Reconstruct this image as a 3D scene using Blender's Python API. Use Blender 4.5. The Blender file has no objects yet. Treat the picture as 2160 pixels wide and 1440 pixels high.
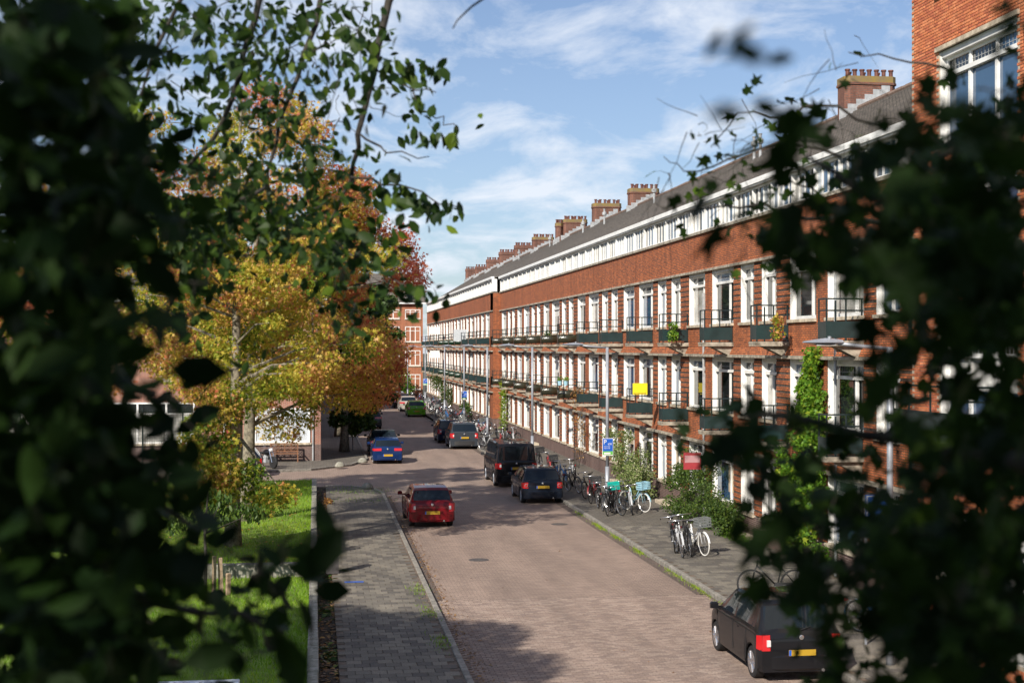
import bpy, math, random
import numpy as np
from mathutils import Vector, Matrix
random.seed(7)
rng = np.random.default_rng(7)
scene = bpy.context.scene
COL = scene.collection
# ------------------------------------------------------------------ camera, world, sun, exposure
FPX = 3000.0
HC = 6.25
TH = math.atan(415.0 / FPX)
CT, ST = math.cos(TH), math.sin(TH)
cam_data = bpy.data.cameras.new('camera')
cam = bpy.data.objects.new('camera', cam_data)
COL.objects.link(cam)
cam.location = (0, 0, HC)
cam.rotation_euler = (math.radians(90.0 + 0.229), 0, -TH)
cam_data.sensor_width = 36.0
cam_data.lens = 50.0
cam_data.clip_start = 0.05
cam_data.clip_end = 3000
cam_data.dof.use_dof = True
cam_data.dof.focus_distance = 58.0
cam_data.dof.aperture_fstop = 2.6
cam_data.dof.aperture_blades = 7
scene.camera = cam

SUNV = Vector((1.0, 1.35, -1.12)).normalized()
world = bpy.data.worlds.new('World')
scene.world = world
world.use_nodes = True
nt = world.node_tree
nt.nodes.clear()
N = nt.nodes.new
out = N('ShaderNodeOutputWorld')
bg = N('ShaderNodeBackground')
bg.inputs['Strength'].default_value = 0.068
sky = N('ShaderNodeTexSky')
sky.sky_type = 'NISHITA'
sky.sun_disc = False
sky.sun_elevation = math.radians(33.7)
sky.sun_rotation = math.radians(216.5)
sky.air_density = 1.0
sky.dust_density = 0.6
sky.ozone_density = 2.0
tc = N('ShaderNodeTexCoord')
sep = N('ShaderNodeSeparateXYZ')
nt.links.new(tc.outputs['Generated'], sep.inputs[0])
zz = N('ShaderNodeMath'); zz.operation = 'MAXIMUM'; zz.inputs[1].default_value = 0.0
nt.links.new(sep.outputs['Z'], zz.inputs[0])
za = N('ShaderNodeMath'); za.operation = 'ADD'; za.inputs[1].default_value = 0.16
nt.links.new(zz.outputs[0], za.inputs[0])
dx = N('ShaderNodeMath'); dx.operation = 'DIVIDE'
nt.links.new(sep.outputs['X'], dx.inputs[0]); nt.links.new(za.outputs[0], dx.inputs[1])
dy = N('ShaderNodeMath'); dy.operation = 'DIVIDE'
nt.links.new(sep.outputs['Y'], dy.inputs[0]); nt.links.new(za.outputs[0], dy.inputs[1])
cmb = N('ShaderNodeCombineXYZ')
nt.links.new(dx.outputs[0], cmb.inputs[0]); nt.links.new(dy.outputs[0], cmb.inputs[1])
mp = N('ShaderNodeMapping'); mp.inputs['Location'].default_value = (3.1, 1.7, 0.4)
mp.inputs['Scale'].default_value = (1.35, 0.9, 1)
nt.links.new(cmb.outputs[0], mp.inputs[0])
n1 = N('ShaderNodeTexNoise'); n1.inputs['Scale'].default_value = 2.7
n1.inputs['Detail'].default_value = 9; n1.inputs['Roughness'].default_value = 0.60
n1.inputs['Distortion'].default_value = 0.35
nt.links.new(mp.outputs[0], n1.inputs['Vector'])
rmp = N('ShaderNodeValToRGB')
rmp.color_ramp.elements[0].position = 0.45; rmp.color_ramp.elements[0].color = (0, 0, 0, 1)
rmp.color_ramp.elements[1].position = 0.66; rmp.color_ramp.elements[1].color = (1, 1, 1, 1)
nt.links.new(n1.outputs['Fac'], rmp.inputs[0])
hz = N('ShaderNodeMapRange')            # thin veil low in the sky
hz.inputs['From Min'].default_value = 0.0; hz.inputs['From Max'].default_value = 0.30
hz.inputs['To Min'].default_value = 0.30; hz.inputs['To Max'].default_value = 0.08
nt.links.new(sep.outputs['Z'], hz.inputs['Value'])
cf = N('ShaderNodeMath'); cf.operation = 'MULTIPLY_ADD'; cf.use_clamp = True
nt.links.new(rmp.outputs['Color'], cf.inputs[0]); cf.inputs[1].default_value = 0.66
nt.links.new(hz.outputs[0], cf.inputs[2])
mixs = N('ShaderNodeMixRGB')
nt.links.new(cf.outputs[0], mixs.inputs['Fac'])
skm = N('ShaderNodeMixRGB'); skm.blend_type = 'MULTIPLY'; skm.inputs['Fac'].default_value = 1
skm.inputs['Color2'].default_value = (0.84, 1.0, 1.22, 1)
nt.links.new(sky.outputs[0], skm.inputs['Color1'])
nt.links.new(skm.outputs[0], mixs.inputs['Color1'])
mixs.inputs['Color2'].default_value = (10.0, 10.6, 11.6, 1)
nt.links.new(mixs.outputs[0], bg.inputs['Color'])
nt.links.new(bg.outputs[0], out.inputs[0])

sun_d = bpy.data.lights.new('sun', 'SUN')
sun_d.energy = 5.0
sun_d.angle = math.radians(0.53)
sun_d.color = (1.0, 0.93, 0.82)
sun = bpy.data.objects.new('sun', sun_d)
COL.objects.link(sun)
sun.location = (-30, -40, 40)
sun.rotation_euler = (-SUNV).to_track_quat('Z', 'Y').to_euler()

scene.view_settings.view_transform = 'Standard'
scene.view_settings.look = 'None'
scene.view_settings.exposure = 0.38
scene.view_settings.gamma = 1.0
scene.view_settings.use_curve_mapping = False
scene.render.engine = 'CYCLES'
cy = scene.cycles
cy.use_denoising = True
cy.max_bounces = 6
cy.diffuse_bounces = 2
cy.glossy_bounces = 3
cy.transmission_bounces = 3
cy.transparent_max_bounces = 6
cy.caustics_reflective = False
cy.caustics_refractive = False

# ------------------------------------------------------------------ measuring helpers (turn a sight line into a place)
def ray(px, py, d):
    """point at distance d along the sight line through photo pixel (px, py)"""
    xc = (px - 1080.0) / FPX * d
    zc = (732.0 - py) / FPX * d
    return Vector((ST * d + CT * xc, CT * d - ST * xc, HC + zc))
def gnd(px, py, z=0.0):
    return ray(px, py, (HC - z) * FPX / (py - 732.0))
def wy(px, X):
    d = FPX * X / (CT * (px - 665.0))
    return (d - X * ST) / CT

# ------------------------------------------------------------------ mesh helpers
class MB:
    def __init__(s):
        s.v = []; s.f = []; s.m = []
    def add(s, vs, fs, m=0):
        o = len(s.v); s.v += [tuple(p) for p in vs]
        for f in fs:
            s.f.append(tuple(i + o for i in f)); s.m.append(m)
    def box(s, x0, x1, y0, y1, z0, z1, m=0):
        s.add([(x0,y0,z0),(x1,y0,z0),(x1,y1,z0),(x0,y1,z0),(x0,y0,z1),(x1,y0,z1),(x1,y1,z1),(x0,y1,z1)],
              [(0,3,2,1),(4,5,6,7),(0,1,5,4),(1,2,6,5),(2,3,7,6),(3,0,4,7)], m)
    def cbox(s, x0, x1, y0, y1, z0, z1, c=0.01, m=0):
        """box with chamfered top edge"""
        s.add([(x0,y0,z0),(x1,y0,z0),(x1,y1,z0),(x0,y1,z0),(x0,y0,z1-c),(x1,y0,z1-c),(x1,y1,z1-c),(x0,y1,z1-c),
               (x0+c,y0+c,z1),(x1-c,y0+c,z1),(x1-c,y1-c,z1),(x0+c,y1-c,z1)],
              [(0,1,5,4),(1,2,6,5),(2,3,7,6),(3,0,4,7),(4,5,9,8),(5,6,10,9),(6,7,11,10),(7,4,8,11),(8,9,10,11),(0,3,2,1)], m)
    def quad(s, a, b, c, d, m=0):
        s.add([a, b, c, d], [(0,1,2,3)], m)
    def tube(s, pts, r, n=6, m=0, cap=True):
        pts = [Vector(p) for p in pts]
        if not hasattr(r, '__len__'): r = [r] * len(pts)
        rings = []
        o = len(s.v)
        ref = None
        for i, p in enumerate(pts):
            t = (pts[min(i+1, len(pts)-1)] - pts[max(i-1, 0)])
            if t.length < 1e-9: t = Vector((0,0,1))
            t.normalize()
            if ref is None:
                ref = Vector((0,0,1)) if abs(t.z) < 0.9 else Vector((1,0,0))
            a = (ref - t * ref.dot(t))
            if a.length < 1e-6: a = t.orthogonal()
            a.normalize(); b = t.cross(a); ref = a
            for k in range(n):
                an = 2 * math.pi * k / n
                s.v.append(tuple(p + (a * math.cos(an) + b * math.sin(an)) * r[i]))
        for i in range(len(pts) - 1):
            for k in range(n):
                k2 = (k + 1) % n
                s.f.append((o+i*n+k, o+i*n+k2, o+(i+1)*n+k2, o+(i+1)*n+k)); s.m.append(m)
        if cap:
            s.f.append(tuple(o + k for k in range(n))[::-1]); s.m.append(m)
            s.f.append(tuple(o + (len(pts)-1)*n + k for k in range(n))); s.m.append(m)
    def lathe(s, prof, n=16, axis='z', c=(0,0,0), m=0):
        o = len(s.v)
        for r, h in prof:
            for k in range(n):
                a = 2*math.pi*k/n
                p = (r*math.cos(a), r*math.sin(a), h)
                if axis == 'x': p = (h, r*math.cos(a), r*math.sin(a))
                if axis == 'y': p = (r*math.cos(a), h, r*math.sin(a))
                s.v.append((p[0]+c[0], p[1]+c[1], p[2]+c[2]))
        for i in range(len(prof)-1):
            for k in range(n):
                k2 = (k+1) % n
                s.f.append((o+i*n+k, o+i*n+k2, o+(i+1)*n+k2, o+(i+1)*n+k)); s.m.append(m)
        s.f.append(tuple(o+k for k in range(n))[::-1]); s.m.append(m)
        s.f.append(tuple(o+(len(prof)-1)*n+k for k in range(n))); s.m.append(m)
    def mesh(s, name, mats, smooth=False):
        me = bpy.data.meshes.new(name)
        me.from_pydata(s.v, [], s.f)
        for mm in (mats if isinstance(mats, (list, tuple)) else [mats]): me.materials.append(mm)
        if any(s.m): me.polygons.foreach_set('material_index', s.m)
        if smooth: me.polygons.foreach_set('use_smooth', [True]*len(s.f))
        me.update()
        return me
    def build(s, name, mats, parent=None, smooth=False, loc=None):
        return link(name, s.mesh(name, mats, smooth), parent, loc)
def link(name, me, parent=None, loc=None):
    o = bpy.data.objects.new(name, me)
    COL.objects.link(o)
    if parent is not None: o.parent = parent
    if loc is not None: o.location = loc
    return o
def tag(o, label=None, cat=None, group=None, kind=None):
    if label: o['label'] = label
    if cat: o['category'] = cat
    if group: o['group'] = group
    if kind: o['kind'] = kind
    return o
def empty(name, loc=(0,0,0), rz=0.0, label=None, cat=None, group=None):
    o = bpy.data.objects.new(name, None)
    COL.objects.link(o); o.location = loc; o.rotation_euler = (0,0,rz)
    o.empty_display_size = 0.2
    return tag(o, label, cat, group)
def clone(o, parent=None):
    c = o.copy(); COL.objects.link(c)
    if parent is not None: c.parent = parent
    for ch in KIDS.get(o.name, ()): clone(ch, c)
    return c
KIDS = {}
def kids_of(o):
    """remember the tree under o so that clone() can copy it"""
    KIDS[o.name] = list(o.children)
    for ch in o.children: kids_of(ch)

# ------------------------------------------------------------------ materials
def newmat(name):
    m = bpy.data.materials.new(name); m.use_nodes = True
    return m, m.node_tree, m.node_tree.nodes['Principled BSDF']
def setc(b, col, rough=0.6, metal=0.0, spec=None, coat=None):
    b.inputs['Base Color'].default_value = (*col, 1)
    b.inputs['Roughness'].default_value = rough
    b.inputs['Metallic'].default_value = metal
    if spec is not None: b.inputs['Specular IOR Level'].default_value = spec
    if coat is not None:
        b.inputs['Coat Weight'].default_value = coat; b.inputs['Coat Roughness'].default_value = 0.02
def plain(name, col, rough=0.6, metal=0.0, spec=None, coat=None, var=0.12, scale=6.0, bump=0.0, col2=None):
    m, t, b = newmat(name)
    setc(b, col, rough, metal, spec, coat)
    if var or col2:
        g = t.nodes.new('ShaderNodeNewGeometry')
        n = t.nodes.new('ShaderNodeTexNoise'); n.inputs['Scale'].default_value = scale; n.inputs['Detail'].default_value = 6
        n.inputs['Roughness'].default_value = 0.65
        t.links.new(g.outputs['Position'], n.inputs['Vector'])
        mx = t.nodes.new('ShaderNodeMixRGB')
        c2 = col2 if col2 else tuple(max(0, c*(1-2.5*var)) for c in col)
        mx.inputs['Color1'].default_value = (*(tuple(min(1, c*(1+var)) for c in col)), 1)
        mx.inputs['Color2'].default_value = (*c2, 1)
        r = t.nodes.new('ShaderNodeValToRGB')
        r.color_ramp.elements[0].position = 0.38; r.color_ramp.elements[1].position = 0.68
        t.links.new(n.outputs['Fac'], r.inputs[0]); t.links.new(r.outputs[0], mx.inputs['Fac'])
        t.links.new(mx.outputs[0], b.inputs['Base Color'])
        if bump:
            bp = t.nodes.new('ShaderNodeBump'); bp.inputs['Strength'].default_value = bump; bp.inputs['Distance'].default_value = 0.02
            t.links.new(n.outputs['Fac'], bp.inputs['Height']); t.links.new(bp.outputs[0], b.inputs['Normal'])
    return m
def brickmat(name, c1, c2, mortar, plan='wall', bw=0.22, rh=0.0625, ms=0.011, bump=0.5, stain=0.35, dark=None, rough=0.85, off=0.5):
    m, t, b = newmat(name)
    b.inputs['Roughness'].default_value = rough
    L = t.links.new; Nn = t.nodes.new
    g = Nn('ShaderNodeNewGeometry')
    sp = Nn('ShaderNodeSeparateXYZ'); L(g.outputs['Position'], sp.inputs[0])
    cb = Nn('ShaderNodeCombineXYZ')
    if plan == 'wall':
        sn = Nn('ShaderNodeSeparateXYZ'); L(g.outputs['True Normal'], sn.inputs[0])
        ab = Nn('ShaderNodeMath'); ab.operation = 'ABSOLUTE'; L(sn.outputs['Y'], ab.inputs[0])
        gt = Nn('ShaderNodeMath'); gt.operation = 'GREATER_THAN'; gt.inputs[1].default_value = 0.7; L(ab.outputs[0], gt.inputs[0])
        mxx = Nn('ShaderNodeMix'); L(gt.outputs[0], mxx.inputs[0])
        L(sp.outputs['Y'], mxx.inputs[2]); L(sp.outputs['X'], mxx.inputs[3])
        L(mxx.outputs[0], cb.inputs[0]); L(sp.outputs['Z'], cb.inputs[1])
    else:
        L(sp.outputs['X'], cb.inputs[0]); L(sp.outputs['Y'], cb.inputs[1])
    br = Nn('ShaderNodeTexBrick')
    br.offset = off
    L(cb.outputs[0], br.inputs['Vector'])
    br.inputs['Color1'].default_value = (*c1, 1); br.inputs['Color2'].default_value = (*c2, 1)
    br.inputs['Mortar'].default_value = (*mortar, 1)
    br.inputs['Scale'].default_value = 1.0; br.inputs['Mortar Size'].default_value = ms
    br.inputs['Mortar Smooth'].default_value = 0.15; br.inputs['Bias'].default_value = 0.0
    br.inputs['Brick Width'].default_value = bw; br.inputs['Row Height'].default_value = rh
    n = Nn('ShaderNodeTexNoise'); n.inputs['Scale'].default_value = 0.9; n.inputs['Detail'].default_value = 8
    n.inputs['Roughness'].default_value = 0.7
    L(g.outputs['Position'], n.inputs['Vector'])
    r = Nn('ShaderNodeValToRGB'); r.color_ramp.elements[0].position = 0.40; r.color_ramp.elements[1].position = 0.72
    L(n.outputs['Fac'], r.inputs[0])
    ml = Nn('ShaderNodeMath'); ml.operation = 'MULTIPLY'; ml.inputs[1].default_value = stain; L(r.outputs[0], ml.inputs[0])
    mx = Nn('ShaderNodeMixRGB'); L(ml.outputs[0], mx.inputs['Fac']); L(br.outputs['Color'], mx.inputs['Color1'])
    mx.inputs['Color2'].default_value = (*(dark or tuple(c*0.35 for c in c1)), 1)
    n2 = Nn('ShaderNodeTexNoise'); n2.inputs['Scale'].default_value = 22; n2.inputs['Detail'].default_value = 3
    L(g.outputs['Position'], n2.inputs['Vector'])
    m2 = Nn('ShaderNodeMixRGB'); m2.blend_type = 'MULTIPLY'; m2.inputs['Fac'].default_value = 0.55
    L(mx.outputs[0], m2.inputs['Color1'])
    r2 = Nn('ShaderNodeValToRGB'); r2.color_ramp.elements[0].position = 0.3; r2.color_ramp.elements[0].color = (0.55,0.55,0.55,1)
    r2.color_ramp.elements[1].position = 0.7; r2.color_ramp.elements[1].color = (1.35,1.3,1.25,1)
    L(n2.outputs['Fac'], r2.inputs[0]); L(r2.outputs[0], m2.inputs['Color2'])
    last = m2.outputs[0]
    if plan == 'wall' and stain > 0:          # rain streaks and soot running down the wall
        mv = Nn('ShaderNodeMapping'); mv.inputs['Scale'].default_value = (2.6, 2.6, 0.16); L(g.outputs['Position'], mv.inputs[0])
        n3 = Nn('ShaderNodeTexNoise'); n3.inputs['Scale'].default_value = 1.0; n3.inputs['Detail'].default_value = 7; n3.inputs['Roughness'].default_value = 0.75; L(mv.outputs[0], n3.inputs['Vector'])
        r3 = Nn('ShaderNodeValToRGB'); r3.color_ramp.elements[0].position = 0.42; r3.color_ramp.elements[0].color = (1.06,1.05,1.03,1)
        r3.color_ramp.elements[1].position = 0.70; r3.color_ramp.elements[1].color = (0.52,0.50,0.50,1); L(n3.outputs['Fac'], r3.inputs[0])
        m3 = Nn('ShaderNodeMixRGB'); m3.blend_type = 'MULTIPLY'; m3.inputs['Fac'].default_value = 0.8; L(last, m3.inputs['Color1']); L(r3.outputs[0], m3.inputs['Color2']); last = m3.outputs[0]
    if plan == 'floor':                        # worn wheel tracks, relaid patches and oily dirt
        mv = Nn('ShaderNodeMapping'); mv.inputs['Scale'].default_value = (1.0, 0.12, 1); L(g.outputs['Position'], mv.inputs[0])
        n3 = Nn('ShaderNodeTexNoise'); n3.inputs['Scale'].default_value = 1.3; n3.inputs['Detail'].default_value = 5; L(mv.outputs[0], n3.inputs['Vector'])
        r3 = Nn('ShaderNodeValToRGB'); r3.color_ramp.elements[0].position = 0.35; r3.color_ramp.elements[0].color = (0.80,0.79,0.78,1)
        r3.color_ramp.elements[1].position = 0.65; r3.color_ramp.elements[1].color = (1.10,1.09,1.07,1); L(n3.outputs['Fac'], r3.inputs[0])
        m3 = Nn('ShaderNodeMixRGB'); m3.blend_type = 'MULTIPLY'; m3.inputs['Fac'].default_value = 0.8; L(last, m3.inputs['Color1']); L(r3.outputs[0], m3.inputs['Color2']); last = m3.outputs[0]
    L(last, b.inputs['Base Color'])
    bp = Nn('ShaderNodeBump'); bp.inputs['Strength'].default_value = bump; bp.inputs['Distance'].default_value = 0.012
    bp.invert = True
    L(br.outputs['Fac'], bp.inputs['Height'])
    bp2 = Nn('ShaderNodeBump'); bp2.inputs['Strength'].default_value = 0.35; bp2.inputs['Distance'].default_value = 0.01
    L(n2.outputs['Fac'], bp2.inputs['Height']); L(bp.outputs[0], bp2.inputs['Normal'])
    L(bp2.outputs[0], b.inputs['Normal'])
    return m
def leafmat(name, stops, transl=0.35, rough=0.5, spec=0.35):
    """colour of each leaf comes from its own tint value"""
    m, t, b = newmat(name)
    L = t.links.new
    a = t.nodes.new('ShaderNodeAttribute'); a.attribute_name = 'tint'
    r = t.nodes.new('ShaderNodeValToRGB')
    while len(r.color_ramp.elements) < len(stops): r.color_ramp.elements.new(0.5)
    for e, (p, c) in zip(r.color_ramp.elements, stops):
        e.position = p; e.color = (*c, 1)
    L(a.outputs['Fac'], r.inputs[0])
    L(r.outputs[0], b.inputs['Base Color']); b.inputs['Roughness'].default_value = rough
    b.inputs['Specular IOR Level'].default_value = spec
    tr = t.nodes.new('ShaderNodeBsdfTranslucent'); L(r.outputs[0], tr.inputs['Color'])
    ms = t.nodes.new('ShaderNodeMixShader'); ms.inputs[0].default_value = transl
    L(b.outputs[0], ms.inputs[1]); L(tr.outputs[0], ms.inputs[2])
    L(ms.outputs[0], t.nodes['Material Output'].inputs['Surface'])
    return m
M = {}
M['brick'] = brickmat('terrace_brick', (0.64,0.170,0.050), (0.31,0.080,0.032), (0.115,0.080,0.048), stain=0.34, ms=0.013)
M['brick2'] = brickmat('corner_brick', (0.60,0.20,0.085), (0.50,0.15,0.065), (0.50,0.42,0.32), stain=0.12, ms=0.010)
M['brick3'] = brickmat('end_brick', (0.56,0.17,0.065), (0.44,0.12,0.05), (0.25,0.17,0.12), stain=0.15)
M['brick_left'] = brickmat('left_corner_brick', (0.42,0.13,0.08), (0.32,0.09,0.06), (0.40,0.34,0.28), stain=0.15)
M['plinth'] = brickmat('plinth_brick', (0.15,0.075,0.065), (0.10,0.052,0.048), (0.24,0.20,0.18), stain=0.25)
M['band'] = plain('dark_brick_course', (0.105,0.066,0.052), 0.9, var=0.35, scale=7)
M['chim'] = brickmat('chimney_brick', (0.26,0.10,0.065), (0.19,0.075,0.05), (0.13,0.10,0.085), stain=0.45)
M['mortar'] = plain('pale_mortar', (0.46,0.38,0.29), 0.95, var=0.15, scale=8)
M['stone'] = plain('weathered_stone', (0.34,0.30,0.24), 0.85, var=0.25, scale=4, bump=0.3, col2=(0.12,0.10,0.075))
M['sill'] = plain('pale_sill_stone', (0.50,0.43,0.33), 0.8, var=0.2, scale=5, col2=(0.25,0.20,0.14))
M['white'] = plain('white_paint', (0.80,0.79,0.76), 0.45, var=0.05, scale=3)
M['grey_white'] = plain('grey_white_paint', (0.60,0.60,0.58), 0.55, var=0.1, scale=3)
M['post'] = plain('mauve_grey_wood', (0.07,0.062,0.064), 0.8, var=0.2)
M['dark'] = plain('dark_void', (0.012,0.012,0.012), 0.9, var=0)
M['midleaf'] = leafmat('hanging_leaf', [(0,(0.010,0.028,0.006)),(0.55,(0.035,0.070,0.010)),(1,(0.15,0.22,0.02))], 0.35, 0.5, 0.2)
M['roof'] = plain('roof_tile', (0.13,0.115,0.10), 0.8, var=0.25, scale=5, bump=0.3)
M['teal'] = plain('dark_teal_metal', (0.018,0.040,0.042), 0.28, spec=0.6, var=0.1, scale=2)
M['olive'] = plain('dark_olive_metal', (0.030,0.030,0.018), 0.28, spec=0.6, var=0.1, scale=2)
M['gpanel'] = plain('dark_green_metal', (0.012,0.035,0.020), 0.28, spec=0.6, var=0.1, scale=2)
M['rail'] = plain('railing_metal', (0.014,0.026,0.028), 0.4, var=0.0)
M['lead'] = plain('grey_lead', (0.36,0.37,0.38), 0.6, var=0.15)
M['lichen'] = plain('chimney_cap_lichen', (0.16,0.12,0.07), 0.9, scale=3.5, col2=(0.25,0.17,0.04))
M['pot'] = plain('terracotta_pot', (0.13,0.045,0.032), 0.7, var=0.2)
M['steel'] = plain('galvanised_steel', (0.32,0.34,0.38), 0.45, metal=0.3, var=0.08, scale=4)
M['glass'] = plain('window_glass_dark', (0.015,0.018,0.02), 0.03, spec=0.9, var=0)
M['glass_sky'] = plain('window_glass_sky_tint', (0.04,0.09,0.17), 0.04, spec=1.0, var=0)  # blue of the reflected sky is put into the pane colour
M['curtain'] = plain('curtained_glass', (0.42,0.41,0.38), 0.06, spec=0.8, var=0.2, scale=2.2)
M['blind'] = brickmat('window_blind', (0.62,0.66,0.70), (0.58,0.62,0.66), (0.36,0.40,0.44), bw=1.9, rh=0.05, ms=0.006, stain=0.0)
M['lamp_glass'] = plain('lamp_lens', (0.35,0.37,0.4), 0.1, var=0)
M['signblue'] = plain('sign_blue', (0.015,0.10,0.48), 0.4, var=0)
M['signgreen'] = plain('sign_green', (0.12,0.42,0.08), 0.4, var=0)
M['yellow'] = plain('yellow_print', (0.85,0.68,0.02), 0.5, var=0.03)
M['red'] = plain('red_print', (0.36,0.04,0.05), 0.5, var=0.05)
M['bark'] = plain('grey_bark', (0.22,0.19,0.14), 0.9, var=0.3, scale=9, bump=0.8, col2=(0.07,0.06,0.045))
M['darkbark'] = plain('dark_bark', (0.045,0.038,0.03), 0.9, var=0.3, scale=14, bump=0.5)
M['wood'] = plain('bench_wood', (0.22,0.10,0.05), 0.6, var=0.2, scale=8)
M['oldwood'] = plain('weathered_post_wood', (0.33,0.24,0.16), 0.85, var=0.25, scale=8)
M['concrete'] = plain('mossy_concrete', (0.27,0.255,0.22), 0.9, var=0.2, scale=7, bump=0.5, col2=(0.14,0.14,0.10))
M['soil'] = plain('soil', (0.045,0.033,0.022), 1.0, var=0.3, scale=14, bump=0.8)
M['black'] = plain('black_rubber', (0.012,0.012,0.013), 0.75, var=0)
M['plastic'] = plain('black_plastic', (0.025,0.025,0.027), 0.5, var=0)
M['chrome'] = plain('polished_metal', (0.6,0.6,0.62), 0.22, metal=0.9, var=0)
M['carglass'] = plain('tinted_car_glass', (0.008,0.013,0.019), 0.02, spec=0.5, var=0)
M['lightred'] = plain('tail_light_red', (0.5,0.012,0.015), 0.15, spec=0.8, var=0)
M['lightclear'] = plain('lamp_clear', (0.65,0.62,0.62), 0.12, spec=0.8, var=0)
M['plate'] = plain('plate_yellow', (0.42,0.26,0.02), 0.5, var=0)
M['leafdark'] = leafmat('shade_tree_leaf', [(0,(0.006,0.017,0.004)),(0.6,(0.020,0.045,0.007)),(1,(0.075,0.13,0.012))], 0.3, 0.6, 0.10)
M['autumn'] = leafmat('autumn_leaf', [(0,(0.09,0.18,0.018)),(0.25,(0.32,0.36,0.035)),(0.5,(0.64,0.50,0.07)),(0.75,(0.68,0.34,0.15)),(1,(0.54,0.13,0.07))], 0.5)
M['green'] = leafmat('green_leaf', [(0,(0.022,0.055,0.012)),(0.6,(0.06,0.11,0.02)),(1,(0.14,0.20,0.03))], 0.35)
M['creeper'] = leafmat('creeper_leaf', [(0,(0.05,0.14,0.012)),(0.7,(0.14,0.28,0.02)),(1,(0.30,0.36,0.03))], 0.35)
M['pale'] = leafmat('pale_shrub_leaf', [(0,(0.05,0.11,0.02)),(0.5,(0.18,0.24,0.06)),(1,(0.50,0.48,0.30))], 0.3)
M['grass'] = leafmat('grass_blade', [(0,(0.10,0.22,0.014)),(0.6,(0.25,0.42,0.018)),(1,(0.42,0.46,0.06))], 0.45)
M['litter'] = leafmat('fallen_leaf', [(0,(0.10,0.05,0.02)),(0.6,(0.22,0.10,0.035)),(1,(0.35,0.20,0.05))], 0.1)
def paint(name, col, metal=0.0, rough=0.35):
    return plain(name, col, 0.45, metal=metal, coat=0.55, spec=0.05, var=0.0)

# ------------------------------------------------------------------ leaves
def tmpl_oval():
    v = [(0,0,0),(0.25,0.22,0.04),(0.25,-0.22,0.04),(0.6,0.27,0.03),(0.6,-0.27,0.03),(0.6,0,-0.02),(1.0,0,-0.10),(0.25,0,-0.01)]
    f = [(0,7,1),(0,2,7),(7,5,3,1),(7,2,4,5),(5,6,3),(5,4,6)]
    return np.array(v, float), f
def tmpl_star(deep=0.42, n=5):
    v = [(0.42,0,0.0)]
    k = 0
    angs = [-128,-68,0,68,128]
    lens = [0.42,0.62,0.66,0.62,0.42]
    v.append((0,0,0))
    for i, (a, l) in enumerate(zip(angs, lens)):
        if i:
            am = math.radians((angs[i-1]+a)/2)
            v.append((0.42+deep*0.5*math.cos(am), deep*0.5*math.sin(am), 0.02))
        am = math.radians(a)
        v.append((0.42+l*math.cos(am), l*math.sin(am), -0.05))
    n_ = len(v)
    f = [(0, i, i+1) for i in range(1, n_-1)] + [(0, n_-1, 1)]
    return np.array(v, float), f
def tmpl_blob():
    v = [(0,0,0),(0.5,0.36,0.05),(1,0,0),(0.5,-0.36,0.05)]
    return np.array(v, float), [(0,1,2,3)][::-1]
def tmpl_blade():
    v = [(0,-0.03,0),(0,0.03,0),(1,0,0.06)]
    return np.array(v, float), [(0,1,2)]
OVAL, STAR, BLOB, BLADE, MAPLE = tmpl_oval(), tmpl_star(0.26), tmpl_blob(), tmpl_blade(), tmpl_star(0.52)
def frames(n, droop=0.0, face=None, facew=0.0):
    """random leaf frames: a = along the leaf, b, nrm"""
    a = rng.normal(size=(n,3)); a /= np.linalg.norm(a, axis=1)[:,None]
    a[:,2] -= droop; a /= np.linalg.norm(a, axis=1)[:,None]
    q = rng.normal(size=(n,3))
    if face is not None: q += np.asarray(face) * facew
    q -= a * np.sum(q*a, axis=1)[:,None]; q /= np.linalg.norm(q, axis=1)[:,None]
    b = np.cross(q, a)
    return a, b, q
def leafcloud(name, tm, P, size, tint, mat, parent=None, droop=0.0, face=None, facew=0.0, fr=None):
    P = np.asarray(P, float); n = len(P)
    if n == 0: return None
    tv, tf = tm
    a, b, q = fr if fr is not None else frames(n, droop, face, facew)
    size = np.broadcast_to(np.asarray(size, float), (n,))
    k = len(tv)
    V = (P[:,None,:] + size[:,None,None]*(tv[None,:,0:1]*a[:,None,:] + tv[None,:,1:2]*b[:,None,:] + tv[None,:,2:3]*q[:,None,:])).reshape(-1,3)
    lens = np.array([len(f) for f in tf]); flat = np.concatenate([np.array(f) for f in tf])
    loops = (flat[None,:] + (np.arange(n)*k)[:,None]).reshape(-1)
    counts = np.tile(lens, n)
    me = bpy.data.meshes.new(name)
    me.vertices.add(len(V)); me.vertices.foreach_set('co', V.ravel())
    me.loops.add(len(loops)); me.loops.foreach_set('vertex_index', loops.astype(np.int32))
    me.polygons.add(len(counts))
    me.polygons.foreach_set('loop_start', np.concatenate([[0], np.cumsum(counts)[:-1]]).astype(np.int32))
    me.polygons.foreach_set('loop_total', counts.astype(np.int32))
    me.update(calc_edges=True)
    at = me.attributes.new('tint', 'FLOAT', 'POINT')
    at.data.foreach_set('value', np.repeat(np.clip(np.broadcast_to(tint, (n,)),0,1), k).astype(np.float32))
    me.materials.append(mat)
    return link(name, me, parent)
def blobs(centers, radii, n):
    c = np.asarray(centers, float); r = np.asarray(radii, float)
    if r.ndim == 1: r = np.stack([r,r,r], 1)
    w = (r.prod(axis=1))**0.67; idx = rng.choice(len(c), size=n, p=w/w.sum())
    d = rng.normal(size=(n,3)); d /= np.linalg.norm(d, axis=1)[:,None]
    u = rng.random(n)**0.45
    return c[idx] + d*u[:,None]*r[idx], idx
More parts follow.
